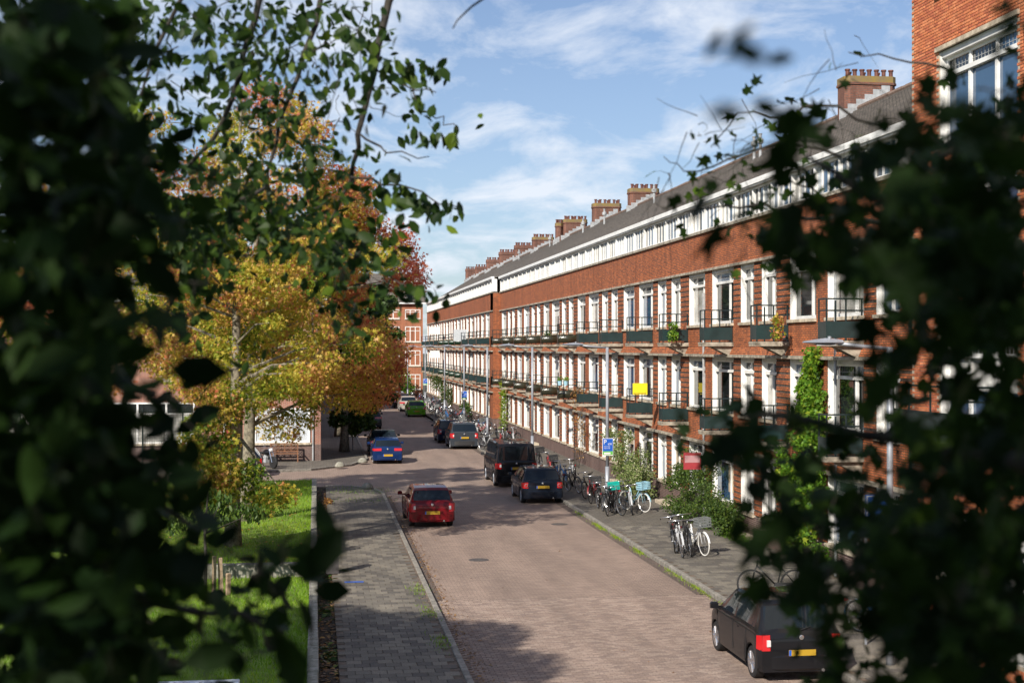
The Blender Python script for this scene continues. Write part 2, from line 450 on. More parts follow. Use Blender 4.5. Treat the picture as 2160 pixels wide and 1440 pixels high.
# ================================================================== GROUND, ROAD, PAVEMENTS
def prism(poly, z0, z1, name, mats, parent=None, side=0):
    b = MB(); n = len(poly)
    b.add([(x,y,z1) for x,y in poly], [tuple(range(n))], 0)
    o = [(x,y,z0) for x,y in poly] + [(x,y,z1) for x,y in poly]
    b.add(o, [(i,(i+1)%n,n+(i+1)%n,n+i) for i in range(n)], side)
    return b.build(name, mats, parent)
EARTH = plain('earth', (0.07,0.075,0.05), 1.0, var=0.2, scale=0.4)
g = MB(); g.quad((-1500,-1500,-0.6),(1500,-1500,-0.6),(1500,1500,-0.6),(-1500,1500,-0.6))
tag(g.build('ground', EARTH), kind='structure')
M['road'] = brickmat('road_clinker', (0.355,0.268,0.222), (0.275,0.206,0.172), (0.16,0.115,0.09), plan='floor', bw=0.205, rh=0.102, ms=0.007, stain=0.30, bump=0.4, dark=(0.15,0.115,0.095))
M['joint'] = plain('joint_sand', (0.15,0.112,0.085), 1.0, var=0.3, scale=5)
M['tile'] = brickmat('pavement_tile_print', (0.17,0.152,0.126), (0.125,0.112,0.095), (0.05,0.045,0.035), plan='floor', bw=0.3, rh=0.3, ms=0.008, stain=0.35, bump=0.3)
RX0, RX1 = 2.9, 9.85
YN = 24.0+0.104*106                      # pavers and tiles are built one by one up to here
road = MB()
road.quad((RX0,YN,0),(RX1,YN,0),(RX1,182,0),(RX0,182,0),0)
road.quad((-70,64.2,0.0),(RX0,64.2,0.0),(RX0,71.5,0.0),(-70,71.5,0.0),0)
road.add([(RX0,62,0),(RX0,64.2,0),(1.6,64.2,0),(2.5,63.3,0)], [(0,1,2,3)], 0)
road.add([(-3.2,71.5,0),(RX0,71.5,0),(RX0,79,0),(1.9,75.3,0),(-0.2,72.7,0)], [(0,1,2,3,4)], 0)
road.quad((RX0,15,-0.007),(RX1,15,-0.007),(RX1,YN,-0.007),(RX0,YN,-0.007),1)
road_o = tag(road.build('road', [M['road'], M['joint']]), kind='structure')
def palette(cols, n=4):
    out = []
    for i, c in enumerate(cols):
        m = plain('paver_%s_tone' % 'abcdefgh'[i], c, 0.88, var=0.16, scale=30, bump=0.25)
        t = m.node_tree; b = t.nodes['Principled BSDF']; L = t.links.new
        src = b.inputs['Base Color'].links[0].from_socket
        g = t.nodes.new('ShaderNodeNewGeometry'); mv = t.nodes.new('ShaderNodeMapping'); mv.inputs['Scale'].default_value = (1.0, 0.12, 1); L(g.outputs['Position'], mv.inputs[0])
        n3 = t.nodes.new('ShaderNodeTexNoise'); n3.inputs['Scale'].default_value = 1.3; n3.inputs['Detail'].default_value = 5; L(mv.outputs[0], n3.inputs['Vector'])
        r3 = t.nodes.new('ShaderNodeValToRGB'); r3.color_ramp.elements[0].position = 0.35; r3.color_ramp.elements[0].color = (0.80,0.79,0.78,1)
        r3.color_ramp.elements[1].position = 0.65; r3.color_ramp.elements[1].color = (1.10,1.09,1.07,1); L(n3.outputs['Fac'], r3.inputs[0])
        m3 = t.nodes.new('ShaderNodeMixRGB'); m3.blend_type = 'MULTIPLY'; m3.inputs['Fac'].default_value = 0.8; L(src, m3.inputs['Color1']); L(r3.outputs[0], m3.inputs['Color2']); L(m3.outputs[0], b.inputs['Base Color'])
        out.append(m)
    return out
ptones = palette([(0.30,0.225,0.187),(0.265,0.196,0.162),(0.235,0.175,0.149),(0.325,0.25,0.208)])
ttones = palette([(0.165,0.148,0.123),(0.14,0.125,0.105),(0.20,0.178,0.145),(0.11,0.098,0.086)])
def pieces(items, dims, tones, parent, name, nsingle=290, chamfer=0.006, stuffname=None, tilt=0.004):
    """items: (x, y, z) centres sorted nearest first. 290 as single parts, the rest joined."""
    w, l, h = dims
    meshes = []
    for t in tones:
        b = MB(); b.cbox(-w/2, w/2, -l/2, l/2, -h, 0, chamfer); meshes.append(b.mesh(name, t))
    for (x, y, z) in items[:nsingle]:
        o = link(name, random.choice(meshes), parent, (x, y, z + random.uniform(-tilt/2, tilt/2)))
        o.rotation_euler = (random.gauss(0, tilt*1.5), random.gauss(0, tilt*1.5), random.gauss(0, 0.006))
    big = MB()
    c = chamfer
    for (x, y, z) in items[nsingle:]:
        z += random.uniform(-tilt/2, tilt/2); tx = random.gauss(0, tilt)*w; ty = random.gauss(0, tilt)*l
        x0, x1, y0, y1 = x-w/2, x+w/2, y-l/2, y+l/2
        o = [(x0,y0,z-c*2),(x1,y0,z-c*2),(x1,y1,z-c*2),(x0,y1,z-c*2),
             (x0+c,y0+c,z-tx-ty),(x1-c,y0+c,z+tx-ty),(x1-c,y1-c,z+tx+ty),(x0+c,y1-c,z-tx+ty)]
        big.add(o, [(0,1,5,4),(1,2,6,5),(2,3,7,6),(3,0,4,7),(4,5,6,7)], random.randrange(len(tones)))
    tag(big.build(stuffname or name, tones, parent), kind='stuff')
items = []
ny = 106
for j in range(ny):
    y = 24.0 + (j+0.5)*0.104
    off = 0.103 if j % 2 else 0.0
    for i in range(int((RX1-RX0)/0.207)+1):
        x = RX0 + 0.12 + i*0.207 + off
        if x < RX1-0.11: items.append((x, y, 0.0))
pieces(items, (0.199,0.096,0.06), ptones, road_o, 'paver')
# left pavement and right pavement
def tiles(x0, x1, y0, y1, z, seen=lambda x,y: True):
    it = []
    for j in range(int((y1-y0)/0.302)):
        y = y0 + (j+0.5)*0.302; off = 0.15 if j % 2 else 0
        for i in range(int((x1-x0)/0.302)+1):
            x = x0 + 0.151 + i*0.302 - off
            if x-0.14 > x0-0.02 and x+0.15 < x1 and seen(x, y): it.append((x, y, z))
    return it
PZ = 0.10
pl = MB()
pl.quad((0.45,10,PZ-0.02),(2.78,10,PZ-0.02),(2.78,47.15,PZ-0.02),(0.45,47.15,PZ-0.02),1)
pl.add([(0.45,47.15,PZ),(2.78,47.15,PZ),(2.78,60.5,PZ),(2.45,62.4,PZ),(1.55,63.5,PZ),(0.45,63.9,PZ)], [(0,1,2,3,4,5)], 0)
pv_left = tag(pl.build('left_pavement', [M['tile'], M['joint']]), kind='structure')
pieces(tiles(0.45,2.78,24.5,47.16,PZ), (0.292,0.292,0.05), ttones, pv_left, 'tile')
pr = MB()
pr.quad((9.99,10,PZ-0.02),(14.2,10,PZ-0.02),(14.2,48.058,PZ-0.02),(9.99,48.058,PZ-0.02),1)
pr.quad((9.99,48.058,PZ),(14.2,48.058,PZ),(14.2,182,PZ),(9.99,182,PZ),0)
pv_right = tag(pr.build('right_pavement', [M['tile'], M['joint']]), kind='structure')
pieces(tiles(10.0,13.9,24.2,48.07,PZ, lambda x,y: x < 12.6 or y > 29.2), (0.292,0.292,0.05), ttones, pv_right, 'tile')
pc = MB()
cpoly = [(-70,71.65),(-3.2,71.65),(-0.35,72.85),(1.75,75.4),(2.75,79),(2.75,182),(-70,182)]
pc.add([(x,y,PZ) for x,y in cpoly], [tuple(range(7))], 0)
pv_c = tag(pc.build('corner_pavement', [M['tile']]), kind='structure')
def kerb(path, name, w=0.13, seg=1.0, parent=None):
    """kerb stones along a path"""
    P = [Vector((x,y,0)) for x,y in path]
    stones = []
    for a, b2 in zip(P[:-1], P[1:]):
        L = (b2-a).length; n = max(1, round(L/seg)); t = (b2-a)/n
        for i in range(n): stones.append((a+t*i, t))
    for a, t in stones:
        d = t.normalized(); nn = Vector((-d.y, d.x, 0))
        mb = MB(); l = t.length-0.012
        mb.cbox(0, l, 0, w, -0.1, 0.112, 0.012)
        o = mb.build('kerb_stone', M['kerb'], parent, loc=(a.x, a.y, random.uniform(-0.004,0.004)))
        o.rotation_euler = (0,0,math.atan2(d.y,d.x))
M['kerb'] = plain('kerb_concrete', (0.25,0.23,0.20), 0.85, var=0.2, scale=6, bump=0.3)
kerb([(2.9,24),(2.9,60.5),(2.55,62.5),(1.6,63.65),(0.45,64.0)], 'kerb', parent=pv_left)
kerb([(9.99,24),(9.99,120)], 'kerb', parent=pv_right)
kerb([(-20,71.5),(-3.2,71.5),(-0.2,72.7),(1.9,75.3),(2.9,79),(2.9,120)], 'kerb', parent=pv_c)
# gutters of darker clinker along both kerbs are part of the road
gt_ = MB()
gt_.quad((2.91,YN,0.004),(3.12,YN,0.004),(3.12,60,0.004),(2.91,60,0.004))
gt_.quad((9.55,YN,0.004),(9.84,YN,0.004),(9.84,170,0.004),(9.55,170,0.004))
gt_.build('gutter_strip', brickmat('gutter_clinker', (0.17,0.125,0.10),(0.13,0.10,0.085),(0.07,0.055,0.045), plan='floor', bw=0.102, rh=0.205, ms=0.007), road_o)
# lawns
def lawn(name, x0, x1, y0, y1, z):
    b = MB(); nx = 24; ny2 = 20
    for j in range(ny2+1):
        for i in range(nx+1):
            x = x0+(x1-x0)*(i/nx); y = y0+(y1-y0)*j/ny2
            e = min(1, 4*min(i,nx-i,j,ny2-j)/nx)
            b.v.append((x,y,z+e*0.05*math.sin(x*0.9+y*0.5)*math.cos(y*0.7)))
    for j in range(ny2):
        for i in range(nx):
            o = j*(nx+1)+i; b.f.append((o,o+1,o+nx+2,o+nx+1)); b.m.append(0)
    return tag(b.build(name, M['turf'], smooth=True), kind='structure')
M['turf'] = plain('turf', (0.16,0.25,0.025), 1.0, var=0.2, scale=2.2, col2=(0.09,0.11,0.03), bump=0.4)
lawn('lower_lawn', -22, -0.14, 16, 39.0, 0.03)
lawn('upper_lawn', -22, -0.14, 39.3, 64.0, 0.34)
def lawnz(x, y): return 0.35 if y > 39.2 else 0.04
for nm, (ya, yb), cnt in (('grass', (39.4,63.9), 42000), ('grass', (22,38.9), 42000)):
    yy = rng.uniform(ya, yb, cnt); xx = -0.16 - rng.random(cnt)**1.2*11
    P = np.stack([xx, yy, np.where(yy>39.2, 0.345, 0.035)], 1)
    tint = 0.45+0.28*np.sin(xx*1.3)*np.sin(yy*0.9)+rng.normal(0,0.16,cnt)
    a = np.stack([rng.normal(0,0.45,cnt), rng.normal(0,0.45,cnt), np.ones(cnt)],1); a /= np.linalg.norm(a,axis=1)[:,None]
    q = rng.normal(size=(cnt,3)); q -= a*np.sum(q*a,axis=1)[:,None]; q /= np.linalg.norm(q,axis=1)[:,None]
    tag(leafcloud(nm, BLADE, P, rng.uniform(0.05,0.13,cnt)*1.0, tint, M['grass'], fr=(a, np.cross(q,a)*3.2, q)), kind='stuff')
# soil strip between wall and pavement
s = MB(); s.quad((0.06,14,0.03),(0.45,14,0.03),(0.45,64,0.03),(0.06,64,0.03))
tag(s.build('soil_strip', M['soil']), kind='structure')
# retaining walls of concrete blocks
def blockwall(label, x0, x1, y0, y1, along, seg=1.0, top=0.40):
    root = empty('retaining_wall', (x0,y0,0), label=label, cat='low wall')
    L = (y1-y0) if along == 'y' else (x1-x0); n = int(L/seg)
    for i in range(n):
        b = MB(); j = random.uniform(-0.008,0.008)
        if along == 'y': b.cbox(-j, x1-x0+j, i*seg+0.008, (i+1)*seg-0.008, -0.3, top+random.uniform(-0.008,0.008), 0.015)
        else: b.cbox(i*seg+0.008, (i+1)*seg-0.008, -j, y1-y0+j, -0.3, top+random.uniform(-0.008,0.008), 0.015)
        b.build('concrete_block', M['concrete'], root)
blockwall('long low concrete wall between the lawn and the left pavement', -0.14, 0.06, 16, 64, 'y')
blockwall('low concrete wall stepping across the lawn behind the wooden stakes', -14.14, -0.14, 39.0, 39.3, 'x')

# ================================================================== THE LONG TERRACE
XF = 13.95
M['curtain_cloth'] = plain('white_curtain_cloth', (.62,.61,.57), .9, var=.1); M['curtain_warm'] = plain('beige_curtain_cloth', (.45,.36,.25), .9, var=.1); M['curtain_grey'] = plain('grey_roller_blind', (.22,.22,.23), .8, var=.1)
UL = 11.5
LV = [(0.875,2.8125),(4.0,5.9375),(7.0625,9.0)]
WINCACHE = {}
PANES = ['glass','glass','glass','curtain','glass','glass_sky','glass']
def window_mesh(w, h, kind, col='white'):
    """far jamb lining, frame bars; local: x into the wall, y 0..w, z 0..h"""
    key = (round(w,2), round(h,2), kind, col)
    if key in WINCACHE: return WINCACHE[key]
    b = MB(); f = 0.075; x0, x1 = 0.15, 0.22
    zt = h*0.74
    # reveal linings, head and threshold
    b.box(0.03, 0.24, w-0.03, w-0.002, 0.0, h, 0); b.box(0.03, 0.24, 0.002, 0.03, 0.0, h, 0)
    b.box(0.05, 0.24, 0.03, w-0.03, h-0.14, h-0.002, 1)
    b.box(x0, x1, 0.03, 0.03+f, 0, h-0.14, 0); b.box(x0, x1, w-0.03-f, w-0.03, 0, h-0.14, 0)
    b.box(x0, x1, 0.03+f, w-0.03-f, 0.0, 0.10, 0); b.box(x0-0.05, x1, 0.03+f, w-0.03-f, zt-0.045, zt+0.045, 0)
    b.box(x0, x1, 0.03+f, w-0.03-f, h-0.14-f*0.8, h-0.14, 0)
    mull = []
    if kind == 'B': mull = [w*0.5]
    elif kind == 'D': mull = [0.9]
    elif kind == 'A': mull = [w*0.30]
    elif kind == 'F': mull = [w*0.33, w*0.67]
    for mpos in mull: b.box(x0-0.012, x1, mpos-0.045, mpos+0.045, 0.10, zt-0.045, 0); b.box(x0, x1, mpos-0.04, mpos+0.04, zt+0.045, h-0.14-f*0.8, 0)
    if kind == 'D':     # balcony door leaf at the near end, down to the slab
        b.box(x0+0.01, x1, 0.11, 0.855, -0.62, 0.10, 0); b.box(x0-0.004, x0+0.012, 0.11, 0.24, 0.10, zt-0.045, 0); b.box(x0-0.004, x0+0.012, 0.72, 0.855, 0.10, zt-0.045, 0)
    me = b.mesh('window', [M[col], M['grey_white']])
    edges = [0.03+f] + mull + [w-0.03-f]
    pan = []
    for i in range(len(edges)-1):
        for (za, zb, up) in ((0.09, zt-0.04, 0), (zt+0.04, h-0.2, 1)):
            p = MB(); X = 0.195
            p.box(X, X+0.012, edges[i], edges[i+1], za, zb)
            mats_ = {}
            for k in PANES + ['blind']: mats_[k] = p.mesh('pane', M[k])
            pan.append((mats_, up))
    # leaded strips for the top lights
    ld = MB()
    for i in range(len(edges)-1):
        n = max(2, int((edges[i+1]-edges[i])/0.13))
        for q in range(1, n):
            y = edges[i]+(edges[i+1]-edges[i])*q/n
            ld.box(0.188, 0.194, y-0.006, y+0.006, zt+0.045, h-0.2)
        ld.box(0.186, 0.193, edges[i], edges[i+1], (zt+h-0.2)/2-0.006, (zt+h-0.2)/2+0.006)
    WINCACHE[key] = (me, pan, ld.mesh('leading', M['lead']))
    return WINCACHE[key]
def put_window(parent, X, ya, yb, z0, z1, kind, lead=True, far=False, style=None, col='white'):
    me, pan, ldm = window_mesh(yb-ya, z1-z0, kind, col)
    o = link('window', me, parent, (X, ya, z0))
    st = style or random.choice(PANES)
    for mats_, up in pan:
        k = st if random.random() < 0.75 else random.choice(PANES)
        if up: k = random.choice(['glass','glass','glass_sky'])
        link('pane', mats_[k], o)
    if lead and not far: link('leading', ldm, o)
    if random.random() < 0.38:
        w_, h_ = yb-ya, z1-z0; bl = MB(); dr = random.choice((.15,.3,.5,.8)); zt_ = h_*.74
        ya_, yb2 = (.12, w_-.12) if random.random() < .6 else ((.12, w_*.45) if random.random() < .5 else (w_*.55, w_-.12))
        bl.box(.188, .1935, ya_, yb2, zt_-.05-(zt_-.2)*dr, zt_-.05); bl.build('curtain', M[random.choice(('curtain_cloth','curtain_cloth','curtain_warm','curtain_grey'))], o)
    if not far and random.random() < 0.16 and kind in 'BAD':
        c = MB(); hh = (z1-z0)*0.22; ww = 0.5
        for q in ((0,ww,0,0.05),(0,ww,hh-0.05,hh),(0,0.05,0.05,hh-0.05),(ww-0.05,ww,0.05,hh-0.05)): c.box(-0.02,0.02,q[0],q[1],q[2],q[3],0)
        c.box(-0.005,0.005,0.05,ww-0.05,0.05,hh-0.05,1)
        co = c.build('open_casement', [M['white'], M['glass']], o, loc=(0.14, yb-ya-0.12-ww, (z1-z0)*0.74+0.04))
        co.rotation_euler = (0, math.radians(38), 0)
    return o
def pier(parent, X, ya, yb, z0, z1, band=True):
    b = MB()
    if not band:
        b.box(X, X+0.35, ya, yb, z0, z1, 0)
    else:
        b.box(X+0.014, X+0.35, ya, yb, z0, z1, 1)
        z = z0
        while z < z1-0.02:
            zt = min(z+0.125, z1)
            b.box(X, X+0.02, ya-0.004, yb+0.004, z, zt, 0)
            b.quad((X+0.02,ya-0.004,z),(X+0.345,ya-0.004,z),(X+0.345,ya-0.004,zt),(X+0.02,ya-0.004,zt),0)
            z += 0.1875
    return b.build('pier', [M['brick'], M['band']], parent)
def make_balcony(kind):
    """local: x=0 at the wall, street side -x; y=0 near plane, far end +y; z=0 slab top"""
    P = 1.03; Ly = 0.62
    b = MB(); b.cbox(-P, 0.02, -0.02, Ly+0.05, -0.13, 0, 0.012); b.box(-P-0.012, -P+0.03, -0.035, Ly+0.065, -0.05, -0.005)
    slab = b.mesh('slab', M['stone'])
    pm = {'teal':M['teal'],'olive':M['olive'],'green':M['gpanel']}[kind]
    z0, z1 = 0.07, 0.50
    p = MB()
    n = 8; bul = 0.0 if kind == 'teal' else 0.16
    pts = [(-P+0.04+(P-0.07)*i/n, 0.02-bul*math.sin(math.pi*i/n)) for i in range(n+1)]
    for (xa,ya),(xb,yb) in zip(pts[:-1], pts[1:]):
        p.add([(xa,ya,z0),(xb,yb,z0),(xb,yb,z1),(xa,ya,z1),(xa,ya+0.012,z0),(xb,yb+0.012,z0),(xb,yb+0.012,z1),(xa,ya+0.012,z1)],
              [(0,1,2,3),(7,6,5,4),(3,2,6,7),(0,4,5,1)])
    p.box(-P+0.028, -P+0.04, 0.02, Ly, z0, z1)
    panel = p.mesh('panel', pm, smooth=(kind != 'teal'))
    r = MB(); R = 0.018; x = -P+0.05
    H = 1.08
    for (px_, py_) in ((x,0.04),(x,Ly-0.02),(-P*0.45,0.04),(-0.04,0.04),(-P*0.72,0.04)):
        r.box(px_-R, px_+R, py_-R, py_+R, 0, H if px_ != -P*0.72 else H*0.96)
    for z in (H, H-0.30):
        r.box(x-R, -0.0, 0.04-R*0.8, 0.04+R*0.8, z-0.02, z+0.02); r.box(x-R*0.8, x+R*0.8, 0.04+R, Ly, z-0.02, z+0.02)
    rail = r.mesh('railing', M['rail'])
    k = MB()
    for yy in (0.1, 0.42):
        k.add([(-P*0.75,yy,-0.13),(0,yy,-0.13),(0,yy,-0.5),(-P*0.75,yy+0.07,-0.13),(0,yy+0.07,-0.13),(0,yy+0.07,-0.5)],
              [(0,1,2),(5,4,3),(0,2,5,3),(0,3,4,1)])
    br = k.mesh('bracket', M['stone'])
    return slab, panel, rail, br
BALC = {k: make_balcony(k) for k in ('teal','olive','green')}
def put_balcony(parent, X, y, z, kind, far=False):
    s_, p_, r_, b_ = BALC[kind]
    o = link('balcony', s_, parent, (X, y, z))
    link('panel', p_, o); link('railing', r_, o); link('bracket', b_, o)
    return o
def terrace_body(root, X, y0, y1, mats='brick'):
    b = MB()
    bk = M[mats]
    for (za, zb, dz) in ((2.8125,4.0,0),(5.9375,7.0625,0),(9.0,10.375,0)):
        b.box(X, X+0.35, y0, y1, za, zb, 0)
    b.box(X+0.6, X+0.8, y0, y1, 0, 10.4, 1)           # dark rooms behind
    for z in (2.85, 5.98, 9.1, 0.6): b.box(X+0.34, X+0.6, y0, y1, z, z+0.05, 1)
    b.box(X+0.8, X+9.3, y0, y0+0.3, 0, 10.4, 0); b.box(X+0.8, X+9.3, y1-0.3, y1, 0, 10.4, 0)
    b.build('wall', [bk, M['dark']], root)
    p = MB(); p.box(X-0.012, X+0.35, y0, y1, 0.05, 0.8125, 0)
    p.build('plinth', M['plinth'], root)
    # flared brick skirts over the two lower window rows, with a stone lip
    for z in (2.8125, 5.9375):
        f = MB(); so = .11 if z > 3 else .03
        f.add([(X-0.002,y0,z+0.30),(X-0.002,y1,z+0.30),(X-so,y1,z+0.06),(X-so,y0,z+0.06),(X-0.002,y0,z+0.06),(X-0.002,y1,z+0.06)],
              [(0,1,2,3),(3,2,5,4),(0,3,4),(1,5,2)], 0)
        f.build('brick_skirt', [bk], root)
        y = y0
        while y < y1-0.1:
            l = min(1.9, y1-y); q = MB(); q.cbox(X-0.17, X+0.03, y+0.006, y+l-0.006, z-0.03, z+0.058, 0.01)
            q.build('ledge_stone', M['stone'], root); y += l
    y = y0
    while y < y1-0.1:
        l = min(1.9, y1-y); q = MB(); q.cbox(X-0.09, X+0.03, y+0.004, y+l-0.004, 8.97, 9.06, 0.01)
        q.build('lintel_stone', M['stone'], root)
        q = MB(); q.cbox(X-0.08, X+0.38, y+0.004, y+l-0.004, 10.375, 10.475, 0.012)
        q.build('parapet_stone', M['stone'], root); y += l
def attic(root, X, y0, y1):
    b = MB()
    b.box(X+0.22, X+0.26, y0, y1, 10.475, 11.36, 0)
    b.box(X+0.05, X+0.30, y0, y1, 11.33, 11.395, 1)
    b.build('attic_backing', [M['grey_white'], M['white']], root)
    mod = UL/6.0
    n = round((y1-y0)/mod); mod = (y1-y0)/n
    meshes = {}
    for v in range(4):
        f = MB()
        f.box(0.0, 0.16, mod-0.075, mod-0.005, 0, 0.85, 0)
        for q in (0.25,0.5,0.75): f.box(0.07, 0.16, mod*q-0.022, mod*q+0.022, 0, 0.85, 0)
        f.box(0.05, 0.16, 0, mod-0.09, 0, 0.06, 0)
        me = f.mesh('attic_window', M['white'])
        ps = []
        for q in range(4):
            p = MB(); p.box(0.11, 0.12, mod*q/4+0.03, mod*(q+1)/4-0.035, 0.05, 0.85)
            ps.append([p.mesh('pane', M[k]) for k in ('blind','curtain','glass_sky','curtain','glass')])
        meshes[v] = (me, ps)
    for i in range(n):
        me, ps = meshes[0]
        o = link('attic_window', me, root, (X, y0+i*mod, 10.475))
        c0 = random.choice((0,2,2,2,1,4)) if y0+i*mod < 62 else random.choice((4,0,1,2,4,2))
        for q in range(4):
            link('pane', ps[q][c0 if random.random() < 0.6 else random.choice((0,1,2,4,4))], o)
    gtr = MB()
    gtr.cbox(X-0.14, X+0.10, y0, y1, 11.45, 11.62, 0.02, 0)
    gtr.box(X-0.10, X+0.30, y0, y1, 11.40, 11.45, 1)
    gtr.build('gutter', [M['white'], M['grey_white']], root)
def roof(root, y0, y1, X=XF):
    b = MB()
    xa, za, xb, zb = 13.83, 11.62, 18.8, 14.55
    rows = 20
    for i in range(rows):
        t0, t1 = i/rows, (i+1)/rows
        ax, az = xa+(xb-xa)*t0, za+(zb-za)*t0; bx, bz = xa+(xb-xa)*t1, za+(zb-za)*t1
        lift = 0.045
        b.quad((ax,y0,az+lift),(ax,y1,az+lift),(bx,y1,bz+0.005),(bx,y0,bz+0.005),0)
        b.quad((ax,y0,az),(ax,y1,az),(ax,y1,az+lift),(ax,y0,az+lift),0)
    b.quad((xb,y0,zb),(xb,y1,zb),(24,y1,11.6),(24,y0,11.6),0)
    b.add([(xa,y0,za),(xb,y0,zb),(24,y0,11.6)],[(0,1,2)],0); b.add([(xa,y1,za),(xb,y1,zb),(24,y1,11.6)],[(2,1,0)],0)
    b.box(X+8.5, 24, y0, y1, 0, 11.6, 1)
    ro = b.build('roof', [M['tiles'], M['dark']], root)
    y = y0; cap = MB()
    while y < y1:
        l = min(0.42, y1-y); rj = random.uniform(-0.01,0.01)
        cap.tube([(xb,y+0.005,zb+0.03+rj),(xb,y+l-0.005,zb+0.03+rj)], 0.11, 8); y += l
    tag(cap.build('ridge_tiles', M['pot2'], ro), kind='stuff')
    return ro
M['pot2'] = plain('ridge_tile', (0.19,0.13,0.10), 0.8, var=0.2)
M['tiles'] = brickmat('pantiles', (0.19,0.165,0.14), (0.14,0.122,0.105), (0.05,0.045,0.04), bw=0.24, rh=0.146, ms=0.016, bump=0.8, stain=0.35, rough=0.7)
def chimney(root, y, xl, w, ztop, pots=7, depth=0.95, cap='lichen', zb=13.3):
    b = MB(); c = 0.16
    def ring(x0,x1,y0,y1,z,c): return [(x0+c,y0,z),(x1-c,y0,z),(x1,y0+c,z),(x1,y1-c,z),(x1-c,y1,z),(x0+c,y1,z),(x0,y1-c,z),(x0,y0+c,z)]
    def seg(x0,x1,y0,y1,z0,z1,m):
        b.add(ring(x0,x1,y0,y1,z0,c)+ring(x0,x1,y0,y1,z1,c), [(i,(i+1)%8,8+(i+1)%8,8+i) for i in range(8)]+[tuple(range(8,16)), tuple(range(8))[::-1]], m)
    seg(xl, xl+w, y, y+depth, zb, ztop-0.30, 0)
    seg(xl-0.04, xl+w+0.04, y-0.04, y+depth+0.04, ztop-0.30, ztop-0.22, 0)
    seg(xl-0.02, xl+w+0.02, y-0.02, y+depth+0.02, ztop-0.22, ztop, 1)
    o = b.build('chimney', [M['chim'], M[cap]], root)
    for i in range(pots):
        p = MB(); px_ = xl + w*(i+0.5)/pots
        p.lathe([(0.075,0),(0.075,0.2),(0.10,0.21),(0.10,0.26)], 8, c=(px_, y+0.2, ztop)); p.build('chimney_pot', M['pot'], o)
        if i % 2: 
            p = MB(); p.lathe([(0.075,0),(0.075,0.2),(0.10,0.21),(0.10,0.26)], 8, c=(px_, y+depth-0.2, ztop)); p.build('chimney_pot', M['pot'], o)
    f = MB()                                   # stepped lead flashing on the slope
    for i in range(6):
        xx = xl + w*i/6.0 - 0.25; zz_ = 11.6+(xx-13.6)*0.567
        f.box(xx, xx+w/6, y-0.014, y-0.002, zz_-0.05, zz_+0.42)
    f.build('flashing', M['lead'], o)
    return o
def vent(root, y, x, z, h=0.7):
    p = MB(); p.lathe([(0.06,0),(0.06,h*0.6),(0.13,h*0.62),(0.14,h*0.78),(0.06,h*0.82),(0.06,h*0.93),(0.09,h)], 10, c=(x,y,z)); p.build('roof_vent', M['lead'], root)

T1 = empty('terrace_house_block', (XF, 29.1, 0), label='long red brick terrace with white windows and dark green balconies on the right', cat='building')
def rel(o):
    return o
# parts are written in street coordinates: give the roots an inverse so that parts keep them
def unroot(root):
    inv = Matrix.Translation(-root.location)
    for ch in root.children: ch.matrix_parent_inverse = inv
y0T, y1T = 29.1, 107.4
terrace_body(T1, XF, y0T, y1T)
def units(root, X, ystart, ylo, yhi, n, far=False, kinds=None):
    for k in range(-1, n):
        Yf = ystart + UL*k
        fr = [('W','D',0,.232),('P',1,.232,.298),('W','B',.298,.429),('P',1,.429,.493),('W','B',.493,.623),('P',1,.623,.727),('W','A',.727,.927),('P',0,.927,1.0)]
        for t, kd, a, b2 in fr:
            ya, yb = Yf-b2*UL, Yf-a*UL
            if yb < ylo+0.3 or ya > yhi-0.3: continue
            ya, yb = max(ya, ylo), min(yb, yhi)
            for fl, (z0, z1) in enumerate(LV):
                if t == 'P': pier(root, X, ya, yb, z0, z1, band=(kd == 1))
                elif yb-ya > 0.5:
                    kk = kd
                    if fl == 0 and kd == 'D': kk = 'A'
                    put_window(root, X, ya, yb, z0, z1, kk, far=far)
                    if fl != 3:
                        sl = MB(); sl.cbox(X-0.07, X+0.2, ya-0.04, yb+0.04, z0-0.09, z0, 0.01)
                        sl.build('sill', M['sill'], root)
        for i, q in enumerate((.232, .727)):
            yb_ = Yf - q*UL
            if yb_ < ylo or yb_ > yhi-0.6: continue
            for fl, z in ((0, 3.44), (1, 6.41)):
                put_balcony(root, X, yb_, z, kinds(yb_))
units(T1, XF, 37.6, y0T, y1T, 8, kinds=lambda y: 'olive' if y > 73 else 'teal')
attic(T1, XF, y0T, y1T)
rf = roof(T1, y0T, 172.0)
for px_ in (1785,1330,1253,1190,1125,1087,1054,1027,1003,983):
    yy = wy(px_, 18.3)
    chimney(T1, yy, 18.3, 1.85+random.uniform(-.15,.12), 15.70+random.uniform(-0.16,0.16), pots=random.choice((6,7,7)), cap='lichen' if px_ > 1100 or random.random() < 0.5 else 'chim')
chimney(T1, wy(1190,18.3)+0.3, 17.75, 0.5, 15.5, pots=3, depth=0.6)
for px_, x_ in ((1591,17.6),(1604,17.6),(1275,17.3),(1380,17.3),(1230,17.4),(1160,17.6),(1095,17.6)):
    vent(T1, wy(px_, x_), x_, 11.6+(x_-13.6)*0.567-0.1, 1.0)
# drain pipes
for px_ in (1484, 1762):
    yy = wy(px_, XF-0.08); d = MB(); d.tube([(XF-0.08,yy,0.1),(XF-0.08,yy,8.2)], 0.04, 8); d.build('drain_pipe', M['lead'], T1)
unroot(T1)
